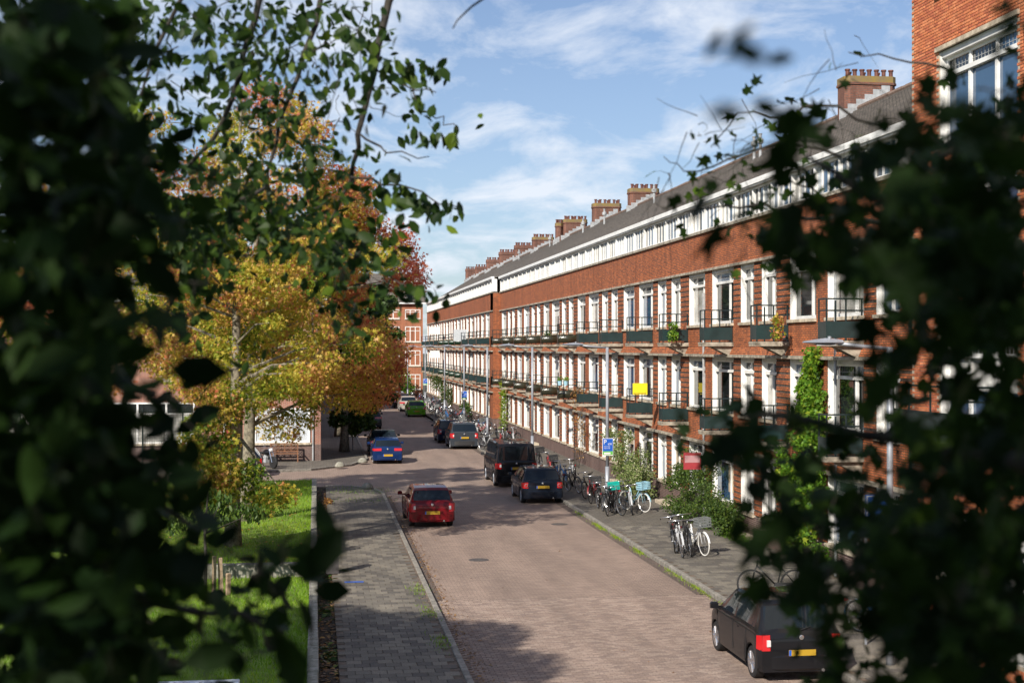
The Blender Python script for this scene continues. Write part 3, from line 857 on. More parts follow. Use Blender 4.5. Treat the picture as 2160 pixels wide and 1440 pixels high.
# far block, standing a little forward
XB = 13.40
T2 = empty('terrace_house_block', (XB, 107.4, 0), label='far part of the brick terrace, stepped forward towards the street end', cat='building')
terrace_body(T2, XB, 107.4, 172)
p = MB(); p.box(XB, XB+0.6, 107.38, 109.0, 0.8, 10.375, 0); p.box(XB-0.01, XB+0.6, 107.37, 109.0, 0.05, 0.8, 1); p.build('corner_pier', [M['brick'], M['plinth']], T2)
units(T2, XB, 112.3, 109.0, 172, 7, far=True, kinds=lambda y: 'teal' if int(y) % 3 else 'green')
attic(T2, XB, 107.4, 172)
bx = MB(); bx.box(XB-0.1, XB+0.3, 107.30, 107.42, 10.48, 11.4); bx.build('attic_end_panel', M['white'], T2)
unroot(T2)

# ================================================================== NEAR CORNER BUILDING (right)
XN = 12.7
T3 = empty('corner_building', (XN, 29.1, 0), label='tall orange brick building at the right edge with leaded window', cat='building')
wins = [(24.45,27.75,10.375,12.3125),(24.45,27.75,7.9,9.9),(24.45,27.75,4.6,6.6),(21.0,23.4,10.375,12.3125),(21.0,23.4,7.9,9.9),(21.0,23.4,4.6,6.6),(24.2,27.9,0.4,2.9)]
b = MB()
def solid(z0, z1, ya=16.0, yb=29.1): b.box(XN+0.01, XN+0.4, ya, yb, z0, z1, 0)
for za, zb in ((0,0.4),(2.9,4.6),(6.6,7.9),(9.9,10.375),(12.3125,16.2)): solid(za, zb)
for za, zb, cuts in ((0.4,2.9,[(24.2,27.9)]),(4.6,6.6,[(21.0,23.4),(24.45,27.75)]),(7.9,9.9,[(21.0,23.4),(24.45,27.75)]),(10.375,12.3125,[(21.0,23.4),(24.45,27.75)])):
    y = 16.0
    for a, c in cuts: solid(za, zb, y, a); y = c
    solid(za, zb, y, 29.1)
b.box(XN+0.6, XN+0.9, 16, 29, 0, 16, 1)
b.box(XN+0.4, 24, 28.8, 29.1, 0, 16.2, 0); b.box(XN+0.4, 24, 16, 16.3, 0, 16.2, 0); b.box(XN+0.4, 24, 16.3, 28.8, 16.0, 16.2, 1)
b.build('wall', [M['mortar'], M['dark']], T3)
# bricks one by one: proud of the mortar
def inwin(y0, y1, z0, z1):
    for a, c, e, f in wins:
        if y1 > a+0.01 and y0 < c-0.01 and z1 > e+0.01 and z0 < f-0.01: return True
    return False
btones = [plain('brick_%s_tone' % 'abcdef'[i], c, 0.85, var=0.2, scale=25, bump=0.3) for i, c in enumerate(((0.60,0.19,0.075),(0.52,0.155,0.065),(0.66,0.23,0.10),(0.47,0.13,0.06)))]
singles, rest = [], []
for r_ in range(int(15.9/0.0625)):
    z = r_*0.0625
    off = 0.0 if r_ % 2 else 0.11
    for i in range(int(7.6/0.22)):
        y = 21.5 + i*0.22 + off
        y1_ = min(y+0.208, 29.1)
        if y1_-y < 0.05 or inwin(y, y1_, z, z+0.0625): continue
        (singles if (12.5 < z < 13.35 and y > 24.6) else rest).append((y, y1_, z))
singles = singles[:295]
bm_ = []
for t in btones:
    q = MB(); q.cbox(0, 0.02, 0, 0.208, 0, 0.051, 0.003); bm_.append(q.mesh('brick', t))
for y, y1_, z in singles: link('brick', random.choice(bm_), T3, (XN-0.004+random.uniform(-0.002,0.002), y, z+0.006))
q = MB()
for y, y1_, z in rest:
    x = XN-0.004+random.uniform(-0.003,0.003); c = 0.003; za, zb = z+0.006, z+0.057
    q.add([(x+0.02,y,za),(x+0.02,y1_,za),(x+0.02,y1_,zb),(x+0.02,y,zb),(x,y+c,za+c),(x,y1_-c,za+c),(x,y1_-c,zb-c),(x,y+c,zb-c)],
          [(4,7,6,5),(0,4,5,1),(1,5,6,2),(2,6,7,3),(3,7,4,0)], random.randrange(4))
tag(q.build('brickwork', btones, T3), kind='stuff')
for (a, c, e, f) in wins[:6]:
    put_window(T3, XN+0.0, a, c, e, f, 'F', style='glass_sky')
    sl = MB(); sl.cbox(XN-0.07, XN+0.2, a-0.05, c+0.05, e-0.1, e, 0.01); sl.build('sill', M['sill'], T3)
    sl = MB(); sl.box(XN-0.05, XN+0.2, a-0.1, c+0.1, f, f+0.09); sl.build('lintel', M['sill'], T3)
sl = MB(); sl.box(XN-0.06, XN+0.1, 25.0, 27.9, 13.42, 13.62); sl.build('stone_band', M['sill'], T3)
gd = MB(); gd.box(XN+0.12, XN+0.2, 24.2, 27.9, 0.4, 2.9, 0)
for i in range(1,6): gd.box(XN+0.10, XN+0.12, 24.2+i*0.62-0.02, 24.2+i*0.62+0.02, 0.4, 2.9, 1)
gd.build('garage_door', [M['white'], M['grey_white']], T3)
pb = MB(); pb.cbox(XN-0.9, XN+0.02, 25.2, 28.0, 4.28, 4.42, 0.012); bal = pb.build('balcony', M['stone'], T3)
pb = MB(); pb.box(XN-0.9, XN, 25.22, 25.24, 4.45, 5.0); pb.box(XN-0.9, XN-0.88, 25.24, 28.0, 4.45, 5.0); pb.build('panel', M['rail'], bal)
pb = MB()
for yv in (25.23, 26.2, 27.2, 27.98): pb.box(XN-0.905, XN-0.875, yv-0.015, yv+0.015, 4.42, 5.5)
pb.box(XN-0.905, XN-0.875, 25.2, 28.0, 5.47, 5.51); pb.box(XN-0.9, XN, 25.215, 25.245, 5.47, 5.51); pb.box(XN-0.9, XN, 25.215, 25.245, 5.2, 5.23)
pb.build('railing', M['rail'], bal)
unroot(T3)

# ================================================================== FRONTAL BUILDINGS
def front_window(root, xa, xb, Y, z0, z1, style='curtain', kind=2, blinds=False):
    b = MB(); f = 0.09; w = xb-xa; h = z1-z0
    for q in ((0,f,0,h),(w-f,w,0,h),(f,w-f,0,f),(f,w-f,h-f,h)): b.box(q[0],q[1],-0.03,0.05,q[2],q[3])
    cols = [w*(i+1)/kind for i in range(kind-1)]
    for c in cols: b.box(c-0.05,c+0.05,-0.025,0.05,f,h-f)
    b.box(f,w-f,-0.02,0.05,h*0.72-0.03,h*0.72+0.03)
    o = b.build('window', M['white'], root, loc=(xa, Y, z0))
    e = [f]+cols+[w-f]
    for i in range(len(e)-1):
        for za, zb, up in ((f,h*0.72,0),(h*0.72,h-f,1)):
            p = MB(); p.box(e[i],e[i+1],0.02,0.03,za,zb); p.build('pane', M['blind' if blinds else style if not up else 'glass'], o)
    s_ = MB(); s_.cbox(xa-0.08, xb+0.08, Y-0.10, Y+0.05, z0-0.11, z0-0.01, 0.01); s_.build('sill', M['sill'], root)
    return o
def gable_block(root, x0, x1, y0, y1, zeave, zridge, mat, roofmat='tiles'):
    b = MB(); b.box(x0, x1, y0, y1, 0.02, zeave, 0); b.build('wall', M[mat], root)
    r = MB(); e = 0.35; ym = (y0+y1)/2
    r.add([(x0-e,y0-e,zeave),(x1+e,y0-e,zeave),(x1+e,ym,zridge),(x0-e,ym,zridge),(x0-e,y1+e,zeave),(x1+e,y1+e,zeave)],
          [(0,1,2,3),(3,2,5,4),(0,3,4),(1,5,2),(0,4,5,1)], 0)
    r.box(x0-e-0.05, x1+e+0.05, y0-e-0.14, y0-e, zeave-0.12, zeave+0.06, 1)
    r.build('roof', [M[roofmat], M['white']], root)
T4 = empty('end_building', (10, 176, 0), label='brick house closing the far end of the street with white dormer', cat='building')
gable_block(T4, -30, 13.2, 176, 187, 11.7, 15.6, 'brick3')
for xa, xb in ((11.0,12.9),(8.0,10.3),(4.5,7.0)):
    for za, zb in ((9.75,10.9),(6.9,8.8),(3.95,5.85),(1.0,2.9)):
        front_window(T4, xa, xb, 175.99, za, zb, 'curtain', 3)
b = MB(); b.box(10.9,12.4,176.6,179,12.0,14.3,0); b.box(10.75,12.55,176.45,179,14.3,14.5,1); dm = b.build('dormer', [M['grey_white'],M['white']], T4)
b = MB(); b.box(11.15,12.15,176.55,176.6,12.25,14.1,0); b.build('pane', M['curtain'], dm)
chimney(T4, 180.5, 13.2-0.9, 0.8, 16.6, pots=3, zb=13.5, depth=0.6)
unroot(T4)
T5 = empty('corner_house', (0.3, 78, 0), label='brick corner house behind the bench with large white blind window', cat='building')
gable_block(T5, -34, 0.3, 78, 88, 8.8, 11.6, 'brick_left')
b = MB(); b.box(-34.01, 0.312, 77.985, 78.0, 0.1, 0.98); b.build('plinth', M['plinth'], T5)
front_window(T5, -3.25, -0.28, 77.97, 1.08, 2.95, 'blind', 3, blinds=True)
front_window(T5, -10.9, -6.4, 77.97, 1.1, 3.3, 'curtain', 3)
front_window(T5, -17.0, -13.0, 77.97, 1.1, 3.3, 'curtain', 3)
for xa in (-3.0,-8.2,-13.4,-18.6): front_window(T5, xa, xa+2.3, 77.97, 4.5, 6.3, 'curtain', 2)
b = MB(); b.box(-4.9,-4.75,77.9,77.98,0.1,3.0,0); b.box(-4.1,-3.95,77.9,77.98,0.1,3.0,0); b.box(-4.75,-4.1,77.93,77.98,0.1,2.9,1); b.build('door', [M['white'], M['red']], T5)
b = MB(); b.tube([(-0.12,77.93,0.1),(-0.12,77.93,8.7)],0.045,8); b.build('drain_pipe', M['lead'], T5)
unroot(T5)
T6 = empty('terrace_row', (0.2, 97, 0), label='brick row on the left side, far behind the green tree', cat='building')
gable_block(T6, -12, 0.2, 97, 128, 9.0, 12.0, 'brick_left')
for i in range(7):
    for za, zb in ((1.1,2.9),(4.3,6.1),(6.9,8.4)):
        b = MB(); y = 98.5+i*4.2; b.box(0.2,0.24,y,y+2.2,za,zb,0); w_ = b.build('window', M['white'], T6)
        b = MB(); b.box(0.24,0.25,y+0.1,y+1.05,za+0.1,zb-0.1,0); b.box(0.24,0.25,y+1.15,y+2.1,za+0.1,zb-0.1,0); b.build('pane', M['glass'], w_)
unroot(T6)
T7 = empty('terrace_row', (0.2, 136, 0), label='farthest brick row on the left near the street end', cat='building')
gable_block(T7, -12, 0.2, 134, 166, 9.0, 12.0, 'brick_left')
for i in range(7):
    for za, zb in ((1.1,2.9),(4.3,6.1),(6.9,8.4)):
        b = MB(); y = 135.5+i*4.2; b.box(0.2,0.24,y,y+2.2,za,zb,0); w_ = b.build('window', M['white'], T7)
        b = MB(); b.box(0.24,0.25,y+0.1,y+1.05,za+0.1,zb-0.1,0); b.box(0.24,0.25,y+1.15,y+2.1,za+0.1,zb-0.1,0); b.build('pane', M['glass'], w_)
unroot(T7)
# ================================================================== CARS
def interp(tab, y):
    if y <= tab[0][0]: return tab[0][1]
    for (a, va), (b, vb) in zip(tab[:-1], tab[1:]):
        if y <= b: return va + (vb-va)*(y-a)/(b-a+1e-9)
    return tab[-1][1]
def make_car(loc, rz, label, pm, W=1.64, L=3.56, H=1.47, belt=0.93, wb=2.42, ro=0.56, kind='hatch', lights='side', tail='tall', rimmat='steel',
             plate_z=0.46, bumper='body', badge=True, group=None, roofm=None, low=False, lightcol='lightred'):
    root = empty('parked_car', loc, rz, label, 'car', group)
    hw = W/2; Rw = 0.30 if W < 1.7 else 0.33
    ax = (ro, ro+wb)
    bz = belt
    if kind == 'hatch':
        top = [(0,.60),(.015,.80),(.04,bz),(.07,bz+.03),(.42,H-.09),(.55,H-.035),(1.1,H),(L*.55,H-.03),(L*.60,H-.07),(L*.79,bz+.06),(L*.83,bz),(L*.93,bz-.13),(L*.985,bz-.25),(L,.52)]
        rw = (.10,.40); ws = (L*.60,L*.79)
    elif kind == 'van':
        top = [(0,.62),(.01,1.0),(.02,bz),(.05,bz+.05),(.16,H-.16),(.30,H-.04),(1.2,H),(L*.72,H-.02),(L*.76,H-.08),(L*.86,bz+.12),(L*.89,bz),(L*.97,bz-.18),(L,.6)]
        rw = (.05,.16); ws = (L*.76,L*.86)
    else:  # saloon
        top = [(0,.62),(.02,.84),(.05,bz),(.62,bz+.05),(1.2,H-.10),(1.4,H-.02),(1.9,H),(L*.56,H-.03),(L*.60,H-.08),(L*.74,bz+.06),(L*.78,bz),(L*.93,bz-.12),(L,.52)]
        rw = (.66,1.2); ws = (L*.60,L*.74)
    ys = set([0,.01,.02,.04,.07,.10,L,L*.985,L*.97,L*.93])
    y = .10
    while y < L-.1: ys.add(round(y,3)); y += .085
    for a in ax:
        for i in range(13): ys.add(round(a+(Rw+.055)*math.cos(math.pi*i/12),3))
    for a, _ in top: ys.add(a)
    for q in rw+ws: ys.add(q)
    ys = sorted(q for q in ys if 0 <= q <= L)
    def ring(y):
        zt = interp(top, y)
        t = min(1, y/.28); t2 = min(1, (L-y)/.55)
        w = hw*(1-.075*(1-t)**2)*(1-.16*(1-t2)**2)
        zs = .21
        for a in ax:
            q = (Rw+.055)**2-(y-a)**2
            if q > 0: zs = max(zs, Rw*0.98+math.sqrt(q)*.98)
        zb = min(bz, zt-.012)
        zs = min(zs, zb-.06)
        g = zt-zb
        cab = min(1, max(0, g/(H-bz)))
        tum = .17 if kind != 'van' else .10
        wr = w*(.93 - (tum)*cab - (.03 if cab < .2 else 0)) if kind != 'van' else w*(.95-tum*cab)
        zr = zt-.035-.03*cab
        zr = max(zr, zb+.004)
        mid = (zs+zb)/2
        P = [(w*.955, zs),(w*.985,zs+.05*(1 if zs<.3 else .5)),(w, max(mid,zs+.06) if zb-zs>.2 else mid),(w*.992, zb-.05 if zb-zs>.16 else zb-(zb-zs)*.3),(w*.965, zb)]
        for q in (.10,.5,.90): P.append((w*.955+(wr-w*.955)*q, zb+(zr-zb)*q))
        P += [(wr, zr),(wr*.93, zt-.008),(wr*.55, zt+.004),(0, zt+.008)]
        return P
    rings = [ring(y) for y in ys]; nP = len(rings[0])
    parts = {'body':MB(),'rear_window':MB(),'windshield':MB(),'roof':MB()}
    B1 = L*.30 if kind != 'saloon' else L*.36; B2 = L*.47
    yback = {'hatch':.42,'van':.35,'saloon':1.15}[kind]; yfront = ws[0]+ (ws[1]-ws[0])*.55
    for sgn in (1,-1):
        for i in range(len(ys)-1):
            y0, y1 = ys[i], ys[i+1]; ym = (y0+y1)/2
            for j in range(nP-1):
                a, b, c, d = rings[i][j], rings[i+1][j], rings[i+1][j+1], rings[i][j+1]
                tgt = 'body'
                if 5 <= j <= 6:
                    if yback < ym < yfront and abs(ym-B2) > .05 and (kind != 'hatch' or abs(ym-B1) > .02 or True): tgt = 'side_window' + ('L' if sgn < 0 else 'R') + ('f' if ym > B2 else 'b')
                    if kind == 'van' and abs(ym-L*.62) < .05: tgt = 'body'
                if j >= 9 and rw[0] <= ym <= rw[1]: tgt = 'rear_window'
                if j >= 9 and ws[0] <= ym <= ws[1]: tgt = 'windshield'
                if j >= 8 and rw[1] < ym < ws[0] and tgt == 'body': tgt = 'roof'
                if tgt not in parts: parts[tgt] = MB()
                q = [(sgn*a[0],y0,a[1]),(sgn*b[0],y1,b[1]),(sgn*c[0],y1,c[1]),(sgn*d[0],y0,d[1])]
                if sgn < 0: q = q[::-1]
                parts[tgt].add(q, [(0,1,2,3)])
        # end caps
        for idx, flip in ((0, 1), (len(ys)-1, 0)):
            r = rings[idx]; yy = ys[idx]
            poly = [(sgn*p[0], yy, p[1]) for p in r] + [(0, yy, r[0][1])]
            f = tuple(range(len(poly)))
            if (sgn > 0) != bool(flip): f = f[::-1]
            parts['body'].add(poly, [f])
    def finish(name, mat, mb):
        me = mb.mesh(name, mat, smooth=True)
        import bmesh
        bm = bmesh.new(); bm.from_mesh(me); bmesh.ops.remove_doubles(bm, verts=bm.verts, dist=.0008)
        bmesh.ops.recalc_face_normals(bm, faces=bm.faces)
        for e in bm.edges:
            if len(e.link_faces) == 2 and e.calc_face_angle(0) > math.radians(38): e.smooth = False
        bm.to_mesh(me); bm.free()
        return link(name, me, root)
    finish('body', pm, parts['body']); finish('roof', roofm or pm, parts['roof'])
    for k in parts:
        if k not in ('body','roof'): finish('side_window' if k.startswith('side') else k, M['carglass'], parts[k])
    u = MB(); u.box(-hw*.86, hw*.86, .12, L-.15, .2, bz*.72); u.build('underbody', M['black'], root)
    it = MB(); it.box(-hw*.62, hw*.62, .55, L*.6, bz*.72, bz*.86)
    for sx in (-1,1):
        for yy in ((L*.30, L*.47) if kind != 'van' else (L*.6,)): it.cbox(sx*hw*.42-.13, sx*hw*.42+.13, yy, yy+.12, bz*.7, H-.26, .03)
    it.build('seat', M['plastic'], root)
    # bumper, lights, plate, trim
    bm_ = MB(); bmat = pm if bumper == 'body' else M['plastic'] if bumper == 'plastic' else M['steel']
    n = 10; zz0, zz1 = (.24,.52) if bumper != 'low' else (.24,.40)
    pts = []
    for i in range(n+1):
        t = -1+2*i/n; pts.append((hw*.985*t, -.045+.16*abs(t)**4))
    for (xa,ya),(xb,yb) in zip(pts[:-1], pts[1:]):
        bm_.add([(xa,ya,zz0+.03),(xb,yb,zz0+.03),(xb,yb,zz1-.03),(xa,ya,zz1-.03),(xa,ya+.05,zz1+.01),(xb,yb+.05,zz1+.01),(xa,ya+.05,zz0-.02),(xb,yb+.05,zz0-.02)],
                [(0,1,2,3),(3,2,5,4),(6,7,1,0)])
    finish('rear_bumper', bmat, bm_)
    def lightbox(sx, x0, x1, z0, z1, m='lightred', name='tail_light'):
        b = MB(); n = 4
        def yy(x, z): 
            base = 0.0
            for yv in [k/200 for k in range(0, 90)]:
                if interp(top, yv) >= z: base = yv; break
            return base-.016+.12*max(0,(x/hw-.915))
        xs = [x0+(x1-x0)*i/n for i in range(n+1)]
        for i in range(n):
            a, c = xs[i], xs[i+1]
            b.add([(sx*a,yy(a,z0),z0),(sx*c,yy(c,z0),z0),(sx*c,yy(c,z1),z1),(sx*a,yy(a,z1),z1)], [(0,1,2,3) if sx > 0 else (3,2,1,0)])
        a = xs[-1]; ye = yy(a,(z0+z1)/2)
        b.add([(sx*a,ye,z0),(sx*(hw*1.006),ye+.15,z0+.02),(sx*(hw*1.0),ye+.15,z1-.02),(sx*a,ye,z1)], [(0,1,2,3) if sx > 0 else (3,2,1,0)])
        b.add([(sx*x0,yy(x0,z1),z1),(sx*a,ye,z1),(sx*a,ye+.05,z1),(sx*x0,yy(x0,z1)+.05,z1)],[(0,1,2,3)])
        return b.build(name, M[m], root)
    for sx in (-1,1):
        if tail == 'tall':
            lightbox(sx, hw*.73, hw*.92, bz-.32, bz-.03 if kind != 'van' else bz-.06)
            c = MB(); c.cbox(sx*hw*.77-.035, sx*hw*.77+.035, -.028, .01, bz-.24, bz-.12, .01); c.build('reversing_light', M['lightclear'], root)
        elif tail == 'vertical':
            lightbox(sx, hw*.80, hw*.965, bz-.30, bz-.02); 
            c = MB(); c.cbox(sx*hw*.86-.04, sx*hw*.86+.04, -.02, .01, bz-.22, bz-.1, .01); c.build('reversing_light', M['lightclear'], root)
        elif tail == 'wide': lightbox(sx, hw*.42, hw*.92, bz-.17, bz-.03)
        elif tail == 'round':
            lightbox(sx, hw*.70, hw*.92, bz-.27, bz-.04)
            c = MB(); c.lathe([(.075,-.020),(.075,-.032),(.055,-.034)], 16, 'y', (sx*hw*.80,0,bz-.155)); c.build('light_ring', M['chrome'], root)
            c = MB(); c.lathe([(.055,-.030),(.05,-.040)], 14, 'y', (sx*hw*.80,0,bz-.155)); c.build('light_lens', M['lightred'], root)
        w_ = MB()
        for a in ax: pass
    pz = plate_z
    p = MB(); p.box(-.26,.26,-.068,-.058,pz,pz+.11,0); p.box(-.258,-.215,-.070,-.068,pz+.004,pz+.106,1); p.build('number_plate', [M['plate'], M['signblue']], root)
    for a in ax:
        for sx in (-1,1):
            w = MB(); wd = .19; x0 = sx*(hw-.035)
            prof = [(Rw*.72,-.0),(Rw*.93,-.0),(Rw,.02),(Rw,wd-.02),(Rw*.93,wd),(Rw*.5,wd)]
            w.lathe([(r, x0-sx*h) for r,h in prof], 28, 'x', (0,a,Rw), 0)
            wo = w.build('wheel', M['black'], root, smooth=False)
            r = MB(); r.lathe([(Rw*.70, x0+sx*.004),(Rw*.66,x0-sx*.012),(Rw*.60,x0-sx*.03)], 24, 'x', (0,a,Rw), 0)
            for k in range(10):
                an = 2*math.pi*k/10
                c, s_ = math.cos(an), math.sin(an)
                r.tube([(x0-sx*.005, a+c*.05, Rw+s_*.05),(x0-sx*.002, a+c*Rw*.66, Rw+s_*Rw*.66)], [.022,.017], 5)
            r.lathe([(.055,x0+sx*.006),(.05,x0-sx*.02)], 12, 'x', (0,a,Rw), 0)
            r.build('rim', M[rimmat], wo)
    for sx in (-1,1):
        mi = MB(); ym_ = ws[0]+(ws[1]-ws[0])*.62; mi.cbox(sx*(hw+.11)-.08, sx*(hw+.11)+.08, ym_, ym_+.09, bz+.02, bz+.15, .03); mi.box(sx*hw*.94-.05, sx*hw*.94+.08*sx+.0, ym_+.03, ym_+.07, bz+.02, bz+.06) if sx > 0 else mi.box(-hw*.94-.08, -hw*.94+.05, ym_+.03, ym_+.07, bz+.02, bz+.06)
        mi.build('wing_mirror', pm if kind != 'van' else M['plastic'], root)
        hd = MB(); hd.box(sx*(hw+.003)-.006, sx*(hw+.003)+.006, B2-.35, B2-.2, bz-.12, bz-.09); hd.build('door_handle', pm, root)
    if badge:
        bd = MB(); bd.lathe([(.045,-.012),(.045,-.024),(.03,-.03)], 14, 'y', (0,0,bz-.08), 0); bd.build('badge', M['chrome'], root)
    wi = MB(); yw = (rw[0]+.03); wi.tube([(0,.03,bz+.05),(.22,.10 if kind=='hatch' else .06,bz+.10)], .008, 5); wi.build('rear_wiper', M['plastic'], root)
    ex = MB(); ex.tube([(hw*.5,.1,.24),(hw*.5,-.05,.24)], .03, 10); ex.build('exhaust', M['chrome'], root)
    # seams of the hatch and doors
    se = MB()
    for sx in (-1,1):
        for yy in (B2, ws[1]-.05, B1-.25):
            se.box(sx*hw*1.0-.004, sx*hw*1.0+.004, yy-.004, yy+.004, .32, bz-.06)
    se.build('door_seam', M['black'], root)
    return root
PB = paint('black_car_paint', (0.010,0.010,0.012)); PBL = paint('blue_black_car_paint', (0.008,0.012,0.022))
make_car((8.98,25.55,0), 0, 'black small hatchback parked nearest the camera at the right kerb', PB, W=1.64, L=3.56, H=1.49, belt=.93, tail='tall', rimmat='chrome', plate_z=.52)
make_car((9.0,56.1,0), 0, 'black rounded small hatchback with chrome plate surround behind the black van', PBL, W=1.68, L=3.7, H=1.41, belt=.90, wb=2.47, tail='round', bumper='body', plate_z=.62)
make_car((8.9,62.8,0), 0, 'tall black van with tinted rear window at the right kerb', PB, W=1.90, L=4.9, H=1.97, belt=1.15, wb=3.0, ro=.95, kind='van', tail='tall', plate_z=.80)
make_car((9.05,86.6,0), 0, 'dark grey compact off-roader with orange-red lights under the lamp post', paint('slate_grey_car_paint',(0.035,0.042,0.052)), W=1.76, L=4.15, H=1.62, belt=1.02, wb=2.5, tail='tall', bumper='plastic', plate_z=.66)
make_car((8.75,92.2,0), 0, 'dark blue car half hidden ahead of the grey off-roader', paint('navy_car_paint',(0.008,0.014,0.035)), W=1.72, L=4.1, H=1.5, belt=.95)
make_car((9.0,127.3,0), 0, 'bright green hatchback parked at the far right kerb', paint('green_car_paint',(0.10,0.30,0.012), 0.0), W=1.69, L=4.05, H=1.45, belt=.94, tail='round')
make_car((9.0,138.5,0), 0, 'beige silver hatchback parked just ahead of the green car', paint('beige_car_paint',(0.40,0.36,0.32), 0.3), W=1.74, L=4.2, H=1.48, belt=.95, tail='wide')
make_car((8.8,145.6,0), 0, 'black estate car between the beige and the pale blue cars', PB, W=1.76, L=4.3, H=1.5)
make_car((8.75,152.5,0), 0, 'pale blue silver hatchback far down the right kerb', paint('pale_blue_car_paint',(0.38,0.42,0.50), 0.3), W=1.74, L=4.2, H=1.5, tail='wide')
make_car((8.7,159.5,0), 0, 'grey people carrier farthest in the row of parked cars', paint('grey_car_paint',(0.30,0.31,0.33), 0.3), W=1.8, L=4.4, H=1.7, belt=1.0)
red = paint('red_car_paint', (0.13,0.004,0.008), 0.0)
make_car((4.02,49.2,0), math.radians(1.2), 'dark red hatchback driving at the left kerb', red, W=1.60, L=3.68, H=1.37, belt=.88, wb=2.385, ro=.60, tail='tall', plate_z=.47, bumper='body', rimmat='plastic')
make_car((3.85,76.3,0), 0, 'old royal blue hatchback with a wide red light strip on the left side', paint('royal_blue_car_paint',(0.006,0.022,0.085), 0.0), W=1.62, L=3.7, H=1.36, belt=.88, tail='wide', plate_z=.42)
make_car((3.95,82.0,0), 0, 'dark grey saloon parked in front of the old blue car', paint('dark_green_grey_car_paint',(0.03,0.042,0.045)), W=1.76, L=4.6, H=1.42, belt=.92, kind='saloon', wb=2.7, ro=.95, tail='round')
make_car((4.15,108.8,0), 0, 'dark navy hatchback under the green tree on the left side', paint('deep_navy_car_paint',(0.01,0.014,0.025)), W=1.80, L=4.4, H=1.5, belt=.97, wb=2.6, tail='wide')
make_car((-2.55,70.35,0), math.radians(90), 'black car in the side street mostly hidden by the thick tree trunk', PBL, W=1.75, L=4.2, H=1.48, belt=.93)

